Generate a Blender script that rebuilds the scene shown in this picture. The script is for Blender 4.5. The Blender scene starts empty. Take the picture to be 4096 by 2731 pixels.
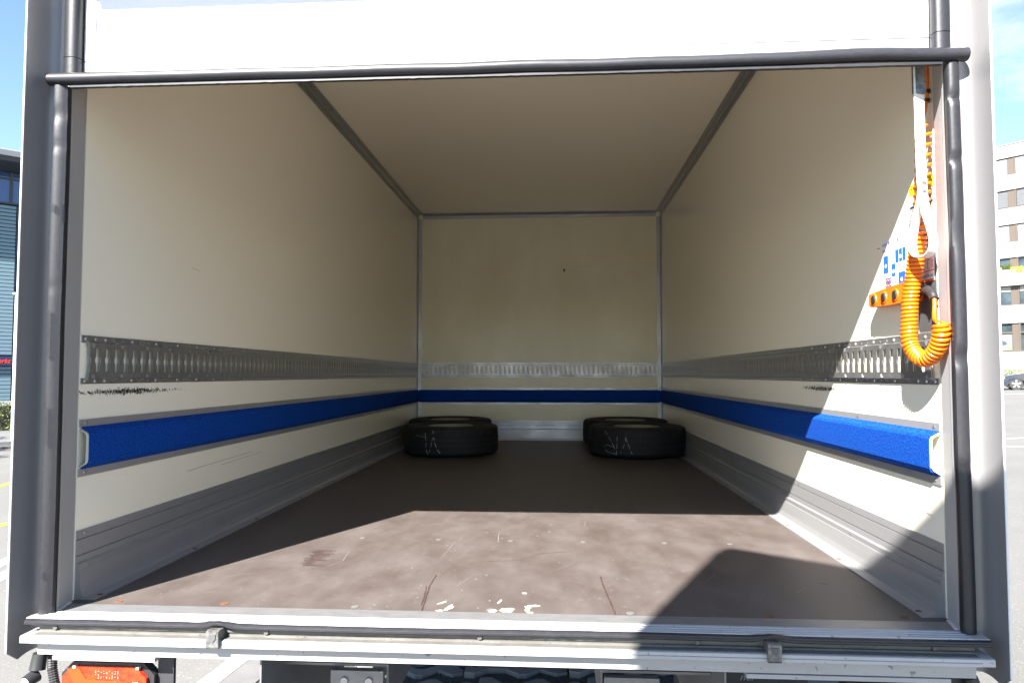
import bpy, bmesh, math, random
from mathutils import Vector, Matrix, noise
random.seed(7)
R = math.radians
PI = math.pi
S = bpy.context.scene
C = bpy.context.scene.collection

# ------------------------------------------------------------------ camera, sky, sun, exposure
cam = bpy.data.cameras.new('camera')
cam.lens = 24.699; cam.sensor_width = 36; cam.clip_start = .05; cam.clip_end = 2000
co = bpy.data.objects.new('camera', cam); C.objects.link(co)
YAW, PIT = .0628179, .0467377
fw = Vector((-math.sin(YAW)*math.cos(PIT), math.cos(YAW)*math.cos(PIT), math.sin(PIT)))
rt = Vector((math.cos(YAW), math.sin(YAW), 0)); up = rt.cross(fw)
M4 = Matrix((rt, up, -fw)).transposed().to_4x4(); M4.translation = (.17948, -1.99846, .65702)
co.matrix_world = M4
S.camera = co

SUN = Vector((.463, 1, -.967)).normalized()          # the way the light travels
EL = math.asin(-SUN.z)
w = bpy.data.worlds.new('World'); S.world = w; w.use_nodes = True
nt = w.node_tree; nt.nodes.clear()
def N(t, **k):
    n = nt.nodes.new(t)
    for a, v in k.items(): setattr(n, a, v)
    return n
sky = N('ShaderNodeTexSky', sky_type='NISHITA', sun_disc=False, sun_elevation=EL,
        sun_rotation=math.atan2(-SUN.x, -SUN.y) % (2*PI), air_density=1.0, dust_density=.1, ozone_density=3.0)
tc = N('ShaderNodeTexCoord')
mp = N('ShaderNodeMapping'); mp.inputs['Scale'].default_value = (1, 1, 2.2); mp.inputs['Location'].default_value = (2.74, 2.3, .4)
n1 = N('ShaderNodeTexNoise'); n1.inputs['Scale'].default_value = 3.4; n1.inputs['Detail'].default_value = 9; n1.inputs['Roughness'].default_value = .58
rp = N('ShaderNodeValToRGB'); rp.color_ramp.elements[0].position = .55; rp.color_ramp.elements[1].position = .74
mx = N('ShaderNodeMixRGB'); mx.inputs[2].default_value = (4.2, 4.35, 4.6, 1)
bg = N('ShaderNodeBackground'); bg.inputs['Strength'].default_value = .055
wo = N('ShaderNodeOutputWorld')
L = nt.links.new
L(tc.outputs['Generated'], mp.inputs[0]); L(mp.outputs[0], n1.inputs['Vector']); L(n1.outputs[0], rp.inputs[0])
L(rp.outputs[0], mx.inputs[0]); L(sky.outputs[0], mx.inputs[1]); L(mx.outputs[0], bg.inputs[0]); L(bg.outputs[0], wo.inputs[0])
sl = bpy.data.lights.new('sun', 'SUN'); sl.energy = 4.7; sl.angle = R(.53); sl.color = (1, .96, .9)
so = bpy.data.objects.new('sun', sl); C.objects.link(so); so.rotation_euler = SUN.to_track_quat('-Z', 'Y').to_euler()
so.location = (-4, -10, 10)
S.view_settings.view_transform = 'Standard'; S.view_settings.look = 'None'
S.view_settings.exposure = 2.56; S.view_settings.gamma = 1; S.view_settings.use_curve_mapping = False
S.cycles.max_bounces = 12; S.cycles.diffuse_bounces = 8; S.cycles.use_denoising = True

# ------------------------------------------------------------------ materials
def mat(name, base, rough=.5, metal=0, c2=None, scale=4, amt=.5, stretch=(1, 1, 1), bump=0, bscale=60, spec=.5,
        speck=None, rvar=0, coat=0, emis=None, detail=5, sharp=(.35, .65)):
    m = bpy.data.materials.new(name); m.use_nodes = True
    t = m.node_tree; b = t.nodes['Principled BSDF']
    b.inputs['Base Color'].default_value = (*base, 1); b.inputs['Roughness'].default_value = rough
    b.inputs['Metallic'].default_value = metal; b.inputs['Specular IOR Level'].default_value = spec
    b.inputs['Coat Weight'].default_value = coat
    m.diffuse_color = (*base, 1)
    if emis: b.inputs['Emission Color'].default_value = (*emis[0], 1); b.inputs['Emission Strength'].default_value = emis[1]
    if c2 is None and not bump and not speck: c2 = tuple(x*.85 for x in base); amt = .35
    g = t.nodes.new('ShaderNodeNewGeometry'); mpn = t.nodes.new('ShaderNodeMapping'); mpn.inputs['Scale'].default_value = stretch
    t.links.new(g.outputs['Position'], mpn.inputs[0])
    col = None
    if c2:
        n = t.nodes.new('ShaderNodeTexNoise'); n.inputs['Scale'].default_value = scale; n.inputs['Detail'].default_value = detail
        n.inputs['Roughness'].default_value = .6
        t.links.new(mpn.outputs[0], n.inputs['Vector'])
        r = t.nodes.new('ShaderNodeMapRange'); r.inputs[1].default_value = sharp[0]; r.inputs[2].default_value = sharp[1]; r.inputs[4].default_value = amt
        t.links.new(n.outputs[0], r.inputs[0])
        mi = t.nodes.new('ShaderNodeMixRGB'); mi.inputs[1].default_value = (*base, 1); mi.inputs[2].default_value = (*c2, 1)
        t.links.new(r.outputs[0], mi.inputs[0]); col = mi.outputs[0]
        if rvar:
            r2 = t.nodes.new('ShaderNodeMapRange'); r2.inputs[1].default_value = .3; r2.inputs[2].default_value = .7
            r2.inputs[3].default_value = rough-rvar; r2.inputs[4].default_value = rough+rvar
            t.links.new(n.outputs[0], r2.inputs[0]); t.links.new(r2.outputs[0], b.inputs['Roughness'])
    if speck:                                                   # (scale, threshold, colour, amount)
        for sc, th, sc_col, am in speck:
            v = t.nodes.new('ShaderNodeTexNoise'); v.inputs['Scale'].default_value = sc; v.inputs['Detail'].default_value = 2
            t.links.new(g.outputs['Position'], v.inputs['Vector'])
            r = t.nodes.new('ShaderNodeMapRange'); r.inputs[1].default_value = th; r.inputs[2].default_value = th+.03; r.inputs[4].default_value = am
            t.links.new(v.outputs[0], r.inputs[0])
            mi = t.nodes.new('ShaderNodeMixRGB'); mi.inputs[2].default_value = (*sc_col, 1)
            if col: t.links.new(col, mi.inputs[1])
            else: mi.inputs[1].default_value = (*base, 1)
            t.links.new(r.outputs[0], mi.inputs[0]); col = mi.outputs[0]
    if col: t.links.new(col, b.inputs['Base Color'])
    if bump:
        n = t.nodes.new('ShaderNodeTexNoise'); n.inputs['Scale'].default_value = bscale; n.inputs['Detail'].default_value = 4
        t.links.new(mpn.outputs[0], n.inputs['Vector'])
        bp = t.nodes.new('ShaderNodeBump'); bp.inputs['Strength'].default_value = bump; bp.inputs['Distance'].default_value = .002
        t.links.new(n.outputs[0], bp.inputs['Height']); t.links.new(bp.outputs[0], b.inputs['Normal'])
    return m

grp = mat('cream laminate', (.875, .825, .685), .2, c2=(.86, .80, .64), scale=.7, amt=.6, bump=.02, bscale=6, detail=3, spec=.6, rvar=.03)
grpc = mat('cream ceiling laminate', (.885, .80, .655), .2, c2=(.87, .775, .62), scale=.6, amt=.6, bump=.02, bscale=5, detail=3, spec=.6, rvar=.03)
grpback = mat('cream laminate stained', (.87, .825, .62), .22, c2=(.72, .67, .44), scale=1.7, amt=.55, stretch=(1.5, 1, .7), bump=.05, bscale=30, rvar=.04, detail=7,
              speck=[(30, .77, (.30, .27, .2), .5)])
alu = mat('aluminium', (.50, .50, .51), .40, .65, c2=(.42, .42, .44), scale=9, amt=.6, stretch=(1, .3, 1), bump=.05, bscale=200, rvar=.08)
alud = mat('zinc rail', (.36, .36, .36), .32, .8, c2=(.50, .50, .495), scale=30, amt=.5, bump=.03, bscale=120, rvar=.05, sharp=(.4, .7))
alukick = mat('anodised kick plate', (.35, .35, .355), .42, .5, c2=(.32, .32, .325), scale=5, amt=.4, rvar=.02, speck=[(90, .74, (.6, .6, .6), .5)])
alusill = mat('weathered aluminium sill', (.42, .415, .42), .5, .3, c2=(.34, .335, .325), scale=22, amt=.5, stretch=(.25, 1, 1), bump=.1, bscale=150,
              speck=[(55, .68, (.16, .15, .14), .8), (160, .70, (.2, .19, .18), .5)])
white = mat('white door laminate', (.80, .80, .80), .3, c2=(.76, .76, .77), scale=2, amt=.5)
whitef = mat('white anodised frame', (.76, .76, .765), .38, .15, c2=(.70, .70, .71), scale=5, amt=.5)
finm = mat('grey anodised fin', (.24, .235, .24), .42, .3, c2=(.25, .245, .255), scale=3, amt=.4)
postm = mat('grey anodised post', (.40, .39, .385), .45, .2, c2=(.36, .355, .35), scale=3, amt=.4)
rub = mat('weathered black rubber', (.013, .013, .017), .42, c2=(.026, .026, .028), scale=120, amt=.6, stretch=(1, 1, .6), bump=.12, bscale=140, sharp=(.3, .75))
rubt = mat('dusty black rubber', (.014, .014, .018), .40, c2=(.030, .030, .034), scale=110, amt=.6, stretch=(.3, 1, 1), bump=.12, bscale=140, sharp=(.3, .75))
carpet = mat('blue needle felt', (.0010, .014, .20), .95, c2=(.0016, .10, .42), scale=170, amt=.8, bump=.9, bscale=420, spec=.15, detail=3)
pale = mat('pale plastic', (.62, .64, .58), .5)
floorm = mat('brown phenolic plywood', (.064, .049, .043), .48, c2=(.132, .117, .110), scale=4.5, amt=.6, stretch=(1.5, .8, 1), bump=.35, bscale=330, spec=.38, detail=14, sharp=(.30, .70),
             speck=[(150, .765, (.34, .31, .28), .4), (34, .68, (.165, .145, .135), .3), (60, .70, (.19, .17, .16), .4)], rvar=.05)
flakem = mat('bare plywood', (.44, .39, .31), .7)
darkscr = mat('dark score', (.05, .028, .022), .6)
washm = mat('grey filled screw', (.12, .115, .10), .6)
rustm = mat('rusty screw', (.15, .058, .018), .75, c2=(.08, .045, .03), scale=90, amt=.8)
blk = mat('black plastic', (.02, .02, .022), .42, c2=(.035, .035, .035), scale=20, amt=.5)
dkplate = mat('dark steel plate', (.10, .10, .105), .5, .3, c2=(.14, .14, .14), scale=12, amt=.6)
orange = mat('orange cable sheath', (.80, .165, .003), .30, c2=(.42, .085, .008), scale=45, amt=.5, spec=.5)
orangeb = mat('orange housing', (.86, .17, .008), .35, c2=(.72, .12, .01), scale=40, amt=.6)
strapm = mat('white webbing', (.80, .79, .72), .75, c2=(.68, .66, .58), scale=60, amt=.5, bump=.4, bscale=500)
tyrem = mat('tyre rubber', (.0075, .0075, .008), .7, c2=(.014, .014, .014), scale=14, amt=.7, bump=.4, bscale=120)
chalk = mat('chalk', (.42, .42, .41), .9)
rimm = mat('cream rim', (.29, .27, .20), .45)
redl = mat('red lens', (.50, .018, .006), .08, c2=(.60, .06, .008), scale=90, amt=.7, coat=.6, bump=.5, bscale=220)
orl = mat('orange lens', (.62, .05, .006), .1, coat=.6)
ambl = mat('amber lens', (.90, .35, .01), .08, c2=(1, .6, .1), scale=120, amt=.8, coat=.5, bump=.6, bscale=250)
clr = mat('clear lens', (.8, .82, .84), .08, .4, c2=(.5, .5, .52), scale=90, amt=.7, bump=.7, bscale=150, coat=.4)
chassism = mat('galvanised bracket', (.24, .24, .25), .45, .5, c2=(.18, .18, .19), scale=12, amt=.6)
darksteel = mat('dark chassis steel', (.045, .045, .05), .5, .3)
asph = mat('asphalt', (.098, .095, .089), .9, c2=(.125, .121, .113), scale=.7, amt=.6, bump=.8, bscale=70,
           speck=[(70, .62, (.19, .183, .165), .6), (95, .66, (.07, .07, .07), .6), (22, .68, (.21, .20, .185), .4)])
conc = mat('concrete', (.125, .122, .118), .85, c2=(.095, .093, .09), scale=5, amt=.7, bump=.5, bscale=60, speck=[(90, .66, (.15, .15, .15), .5)])
pav = mat('paver concrete', (.19, .185, .18), .9, c2=(.13, .13, .125), scale=6, amt=.7, bump=.6, bscale=60)
paint = mat('road paint', (.55, .545, .53), .7, c2=(.45, .44, .42), scale=12, amt=.5, bump=.3)
ypaint = mat('yellow road paint', (.78, .60, .03), .7)
gravm = mat('dark gravel', (.03, .028, .025), .9, c2=(.08, .075, .065), scale=120, amt=.9, bump=1, bscale=90)
slatm = mat('teal metal slat', (.13, .20, .25), .4, .2, c2=(.13, .21, .225), scale=.3, amt=.8)
navy = mat('dark blue board', (.012, .015, .05), .4)
redp = mat('red letters', (.85, .04, .01), .4)
glassb = mat('blue window glass', (.02, .05, .14), .04, .2, c2=(.03, .07, .2), scale=.5, amt=.6, coat=1)
framed = mat('dark window frame', (.03, .035, .045), .4)
roofm = mat('grey roof metal', (.30, .31, .34), .4, .4)
hedgem = mat('hedge leaf', (.055, .085, .018), .55, c2=(.14, .17, .03), scale=9, amt=.9)
hedged = mat('hedge twigs', (.022, .02, .012), .8)
facw = mat('pale facade panel', (.30, .30, .30), .6, c2=(.27, .27, .27), scale=.6, amt=.5)
brown = mat('brown window panel', (.085, .066, .052), .5)
blind = mat('white roller blind', (.36, .35, .30), .6)
bgrey = mat('grey slatted blind', (.15, .155, .165), .5)
glassd = mat('dark window glass', (.015, .02, .03), .04, 0, c2=(.05, .07, .07), scale=1.2, amt=.8, coat=1)
carp = mat('slate grey car paint', (.035, .042, .060), .22, .6, coat=1, c2=(.06, .068, .085), scale=3, amt=.5)
tyc = mat('car tyre', (.02, .02, .02), .7)
rimc = mat('alloy rim', (.6, .6, .62), .3, .8)
yel = mat('yellow label', (.85, .80, .02), .45)
gryl = mat('grey label', (.50, .51, .53), .4, .2)
whl = mat('white label', (.80, .81, .84), .4)
blu = mat('blue print', (.015, .12, .80), .45)
dbl = mat('dark blue print', (.03, .03, .45), .45)
bkp = mat('black print', (.015, .015, .015), .5)
rdp = mat('red print', (.75, .03, .03), .5)
orp = mat('orange print', (.80, .12, .03), .5)
stainm = mat('faint brown stain', (.70, .66, .51), .4, c2=(.84, .81, .67), scale=9, amt=1, sharp=(.4, .55))
scuffm = mat('black scuff', (.045, .042, .038), .8)
leafm = mat('tree leaf', (.045, .09, .02), .55, c2=(.10, .16, .03), scale=2, amt=.8)
barkm = mat('bark', (.12, .09, .06), .9)
platem = mat('worn threshold plate', (.21, .21, .215), .42, .5, c2=(.27, .27, .275), scale=40, amt=.7, stretch=(.4, 1, 1), speck=[(120, .72, (.45, .45, .45), .5)])
groovem = mat('grimy grooved strip', (.135, .13, .118), .6, .1, c2=(.085, .08, .073), scale=40, amt=.7, stretch=(.5, 1, 1.5), speck=[(110, .68, (.04, .04, .045), .8)])
hookm = mat('stained steel', (.22, .215, .205), .4, .5, c2=(.08, .08, .085), scale=55, amt=.8, sharp=(.42, .62))
sealm = mat('silver weld', (.6, .6, .62), .35, .7, bump=1, bscale=140)

# ------------------------------------------------------------------ helpers
def thing(name, label, cat, loc=(0, 0, 0), rotz=0, group=None):
    o = bpy.data.objects.new(name, None); C.objects.link(o); o.empty_display_size = .1
    o.location = loc; o.rotation_euler = (0, 0, rotz); o['label'] = label; o['category'] = cat
    if group: o['group'] = group
    return o
def tag(o, label, cat, group=None):
    o['label'] = label; o['category'] = cat
    if group: o['group'] = group
    return o
def mesh(name, V, F, m, smooth=False):
    me = bpy.data.meshes.new(name); me.from_pydata([tuple(v) for v in V], [], F)
    me.materials.append(m)
    bm = bmesh.new(); bm.from_mesh(me); bmesh.ops.recalc_face_normals(bm, faces=bm.faces); bm.to_mesh(me); bm.free()
    if smooth:
        me.polygons.foreach_set('use_smooth', [True]*len(me.polygons))
        try: me.set_sharp_from_angle(angle=R(40))
        except Exception: pass
    me.update(); return me
def link(name, me, parent=None, loc=None, rot=None, label=None, kind=None):
    o = bpy.data.objects.new(name, me); C.objects.link(o)
    if parent: o.parent = parent
    if loc: o.location = loc
    if rot: o.rotation_euler = rot
    if label: o['label'] = label
    if kind: o['kind'] = kind
    return o
def obj(name, V, F, m, parent=None, smooth=False, **k): return link(name, mesh(name, V, F, m, smooth), parent, **k)
class G:
    def __init__(s): s.V = []; s.F = []
    def add(s, V, F):
        n = len(s.V); s.V += [tuple(v) for v in V]; s.F += [[i+n for i in f] for f in F]; return s
    def box(s, x0, x1, y0, y1, z0, z1):
        V = [(x, y, z) for x in (x0, x1) for y in (y0, y1) for z in (z0, z1)]
        return s.add(V, [(0, 1, 3, 2), (4, 6, 7, 5), (0, 4, 5, 1), (2, 3, 7, 6), (0, 2, 6, 4), (1, 5, 7, 3)])
    def prism(s, pts, f, caps=True):
        """pts: closed polygon of (a, b); f: list of functions (a, b) -> xyz, one per station"""
        n = len(pts); V = [g(*p) for g in f for p in pts]; F = []
        for k in range(len(f)-1):
            for i in range(n): F.append((k*n+i, k*n+(i+1) % n, (k+1)*n+(i+1) % n, (k+1)*n+i))
        if caps: F += [list(range(n))[::-1], [(len(f)-1)*n+i for i in range(n)]]
        return s.add(V, F)
    def tube(s, path, r, n=8, caps=True, up=(0, 0, 1), flat=1):
        P = [Vector(p) for p in path]; rs = r if isinstance(r, (list, tuple)) else [r]*len(P)
        V = []; F = []; prev = None
        for i, p in enumerate(P):
            t = (P[min(i+1, len(P)-1)]-P[max(i-1, 0)]).normalized()
            if prev is None:
                a = Vector(up)
                if abs(a.dot(t)) > .95: a = Vector((1, 0, 0))
                u = (a-t*a.dot(t)).normalized()
            else: u = (prev-t*prev.dot(t)).normalized()
            prev = u; v = t.cross(u)
            V += [p+(u*math.cos(2*PI*j/n)+v*math.sin(2*PI*j/n)*flat)*rs[i] for j in range(n)]
        for i in range(len(P)-1):
            for j in range(n): F.append((i*n+j, i*n+(j+1) % n, (i+1)*n+(j+1) % n, (i+1)*n+j))
        if caps: F += [list(range(n))[::-1], [(len(P)-1)*n+j for j in range(n)]]
        return s.add(V, F)
    def cyl(s, c, axis, r, h, n=16, r2=None):
        c = Vector(c); a = Vector(axis).normalized(); b = Vector((0, 0, 1)) if abs(a.z) < .9 else Vector((1, 0, 0))
        u = (b-a*b.dot(a)).normalized(); v = a.cross(u); r2 = r if r2 is None else r2
        V = [c+(u*math.cos(2*PI*j/n)+v*math.sin(2*PI*j/n))*r for j in range(n)] + [c+a*h+(u*math.cos(2*PI*j/n)+v*math.sin(2*PI*j/n))*r2 for j in range(n)]
        return s.add(V, [(j, (j+1) % n, n+(j+1) % n, n+j) for j in range(n)]+[list(range(n))[::-1], [n+j for j in range(n)]])
    def make(s, name, m, parent=None, smooth=False, **k): return obj(name, s.V, s.F, m, parent, smooth, **k)
    def me(s, name, m, smooth=False): return mesh(name, s.V, s.F, m, smooth)
def outline(pts, t):
    """thicken an open polyline to the left by t, giving a closed polygon"""
    P = [Vector((*p, 0)) for p in pts]; out = []
    for i in range(len(P)):
        d = (P[min(i+1, len(P)-1)]-P[max(i-1, 0)]).normalized(); out.append(P[i]+Vector((-d.y, d.x, 0))*t)
    return [tuple(p.xy) for p in P]+[tuple(p.xy) for p in out[::-1]]
def along_y(sg, X, y0, y1, st=1):      # profile (n inward from the wall, z) extruded along y on the wall x = sg*X
    return [lambda n, z, y=y0+(y1-y0)*i/st: (sg*(X-n), y, z) for i in range(st+1)]
def along_x(Y, x0, x1): return [lambda n, z, x=x: (x, Y-n, z) for x in (x0, x1)]
def text(name, body, m, size, parent, mtx, shear=0, extrude=.0002, align='LEFT', sx=1):
    c = bpy.data.curves.new(name, 'FONT'); c.body = body; c.size = size; c.shear = shear; c.extrude = extrude; c.align_x = align
    c.materials.append(m); c.resolution_u = 3
    tmp = bpy.data.objects.new(name, c); C.objects.link(tmp)
    dg = bpy.context.evaluated_depsgraph_get(); me = bpy.data.meshes.new_from_object(tmp.evaluated_get(dg))
    bpy.data.objects.remove(tmp)
    o = bpy.data.objects.new(name, me); C.objects.link(o); o.parent = parent
    o.matrix_local = mtx @ Matrix.Diagonal((sx, 1, 1, 1)); return o

W2, H, LEN = 1.23, 2.2916, 5.064
def gz(x): return -1.1+.032*max(-45, min(45, x))

# ================================================================== THE GROUND
xs = [-600, -200, -100, -45, -30, -20, -10, -5, 0, 5, 10, 20, 30, 45, 100, 200, 600]; ys = [-300, -60, -20, -8, 0, 8, 20, 40, 80, 200, 900]
V = [(x, y, gz(x)) for x in xs for y in ys]; n = len(ys)
o = obj('ground', V, [(i*n+j, (i+1)*n+j, (i+1)*n+j+1, i*n+j+1) for i in range(len(xs)-1) for j in range(n-1)], asph); o['kind'] = 'structure'
def sheet(name, pts, dz, m, parent=None, kind='structure', th=None):
    V = [(x, y, gz(x)+dz) for x, y in pts]; k = len(V)
    if th: V += [(x, y, gz(x)-.02) for x, y in pts]; F = [list(range(k)), list(range(k, 2*k))[::-1]]+[(i, (i+1) % k, k+(i+1) % k, k+i) for i in range(k)]
    else: F = [list(range(k))]
    o = obj(name, V, F, m, parent)
    if kind: o['kind'] = kind
    return o
# white bay line, flush kerb and grass pavers under the truck
sheet('bay_line', [(-1.99, 1.6), (-1.855, 1.6), (-1.60, 4.6), (-1.72, 4.6)], .004, paint)
kb = [(-1.855, 1.2), (-1.64, 1.2), (-1.41, 4.6), (-1.60, 4.6)]
sheet('flush_kerb', kb, .012, conc, th=1)
gr = sheet('gravel_bed', [(-1.64, 1.2), (1.55, 1.2), (1.55, 4.6), (-1.41, 4.6)], .003, gravm)
bay = bpy.data.objects.new('parking_bay', None); C.objects.link(bay); bay['kind'] = 'structure'
def paver_mesh():
    # a wavy band stone: upper and lower edges zigzag so that two rows close into rhombic openings
    top = [(-.30, .02), (-.24, .02), (-.17, .085), (-.06, .085), (.02, .02), (.06, .02), (.14, .085), (.24, .085), (.30, .02)]
    bot = [(.30, -.02), (.24, -.045), (.14, .015), (.06, -.065), (.02, -.065), (-.06, .005), (-.17, .005), (-.24, -.065), (-.30, -.055)]
    P = top+bot
    g = G(); g.prism(P, [lambda a, b: (a, b, -.06), lambda a, b: (a, b, -.004), lambda a, b: (a*.985, b*.97+.0006, 0)])
    return g.me('paver', pav)
pm = paver_mesh()
for r in range(16):
    for c in range(6):
        x = -1.28+c*.61+(r % 2)*.1; y = 1.45+r*.19
        if x < -1.64+(y-1.2)*.068+.33 or x > 1.4: continue
        o = link('paver', pm, bay, loc=(x, y, gz(x)+.03+random.uniform(-.004, .004)), rot=(0, 0 if r % 2 else 0, random.uniform(-.02, .02)))
        o.scale = (1, -1 if r % 2 else 1, 1)
g = G()
for i in range(1600):
    x = random.uniform(-1.6, 1.5); y = random.uniform(1.3, 4.3); s = random.uniform(.004, .013)
    if x < -1.62+(y-1.2)*.068: continue
    z = gz(x)+.006; a = random.random()*6
    p = [(x+s*math.cos(a+k*2.1), y+s*math.sin(a+k*2.1), z) for k in range(3)]+[(x, y, z+s*random.uniform(.5, 1.2))]
    g.add(p, [(0, 1, 3), (1, 2, 3), (2, 0, 3), (0, 2, 1)])
g.make('gravel', gravm, kind='stuff')
# parking lines
for nm, pts, m in (('parking_line', [(-5.30, 3.9), (-5.14, 3.9), (-5.75, 6.2), (-5.90, 6.2)], paint),
                   ('parking_line', [(-5.03, 3.9), (-4.86, 3.9), (-5.45, 6.2), (-5.61, 6.2)], paint),
                   ('yellow_line', [(-7.18, 6.3), (-7.05, 6.3), (-7.05, 8.2), (-7.20, 8.2)], ypaint),
                   ('yellow_line', [(-10.05, 10.0), (-9.92, 10.0), (-10.6, 12.2), (-10.75, 12.2)], ypaint),
                   ('parking_line', [(9.2, 12.95), (9.22, 12.85), (12.5, 12.3), (12.5, 12.42)], paint),
                   ('parking_line', [(9.0, 14.4), (9.0, 14.28), (14, 14.6), (14, 14.74)], paint),
                   ('parking_line', [(22, 36), (22, 35.75), (34, 33.2), (34, 33.5)], paint)):
    sheet(nm, pts, .004, m)
# pavement and kerb before the shop on the left
fd = Vector((.703, .711)); fn = Vector((.711, -.703))
def fp(s, d): p = fd*s+fn*d; return (p.x, p.y)
sheet('pavement', [fp(-40, -36.5), fp(-40, -26.6), fp(30, -26.6), fp(30, -36.5)], .10, mat('pavement asphalt', (.10, .10, .105), .9, c2=(.13, .13, .13), scale=1, bump=.4), th=1)
sheet('kerb', [fp(-40, -26.6), fp(-40, -26.25), fp(30, -26.25), fp(30, -26.6)], .13, conc, th=1)
sheet('gutter', [fp(-40, -26.25), fp(-40, -25.4), fp(30, -25.4), fp(30, -26.25)], .005, conc)

# ================================================================== THE TRUCK
T = thing('box_truck', 'open grey-white box truck body seen from behind with empty brown floor', 'truck')
# shell: floor, walls, ceiling
obj('floor_board', *(lambda g: (g.V, g.F))(G().box(-W2, W2, -.031, LEN, -.03, 0)), floorm, T)
def wall(sg):
    g = G(); g.box(*sorted((sg*W2, sg*(W2+.022))), 0.0, LEN, -.02, H+.02); return g.make('side_wall', grp, T)
wall(-1); wall(1)
G().box(-W2-.02, W2+.02, LEN, LEN+.03, -.02, H+.02).make('front_wall', grpback, T)
G().box(-W2, W2, -.05, LEN, H, H+.03).make('ceiling', grpc, T)
G().box(-1.285, 1.285, -.085, LEN+.06, H+.032, H+.05).make('roof', whitef, T)
for sg in (-1, 1): G().box(*sorted((sg*1.262, sg*1.284)), -.05, LEN+.06, -.12, H+.03).make('outer_skin', whitef, T)
# cornice profiles
L0 = [(0, -.052), (.003, -.052), (.0035, -.04), (.006, -.038), (.007, -.020), (.020, -.007), (.038, -.006), (.040, -.0035), (.052, -.003), (.052, 0), (0, 0)]
for sg in (-1, 1):
    G().prism([(a, b+H) for a, b in L0], along_y(sg, W2, 0, LEN-.001)).make('cornice', alud, T)
    P = [(0, 0), (.045, 0), (.045, .003), (.034, .004), (.032, .007), (.012, .008), (.006, .03), (.003, .045), (0, .045)]
    G().prism(P, [lambda a, b, z=z: (sg*(W2-a), LEN-b, z) for z in (.198, H-.052)]).make('corner_profile', alu, T)
G().prism([(a, b+H) for a, b in L0], along_x(LEN, -W2+.05, W2-.05)).make('cornice', alu, T)
# rivet heads, shared
def dome(r, h):
    g = G(); n = 10; V = [(r*math.cos(2*PI*j/n), r*math.sin(2*PI*j/n), 0) for j in range(n)]+[(r*.7*math.cos(2*PI*j/n), r*.7*math.sin(2*PI*j/n), h*.75) for j in range(n)]+[(0, 0, h)]
    g.add(V, [(j, (j+1) % n, n+(j+1) % n, n+j) for j in range(n)]+[(n+j, n+(j+1) % n, 2*n) for j in range(n)]); return g
rivm = dome(.0058, .003).me('rivet', alu, True)
scrm = dome(.0065, .0022).me('screw', alud, True)
ROT = {'L': (0, PI/2, 0), 'R': (0, -PI/2, 0), 'B': (PI/2, 0, 0), 'U': (0, 0, 0)}
def head(me, par, p, side, nm='rivet'): link(nm, me, par, loc=p, rot=ROT[side])
for k in range(5):
    for sg in (-1, 1): head(scrm, T, (sg*(W2-.023), LEN-.0075, .85+k*.33), 'B', 'screw')
    head(scrm, T, (-1.05+k*.525, LEN-.0075, H-.030), 'B', 'screw')

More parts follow.
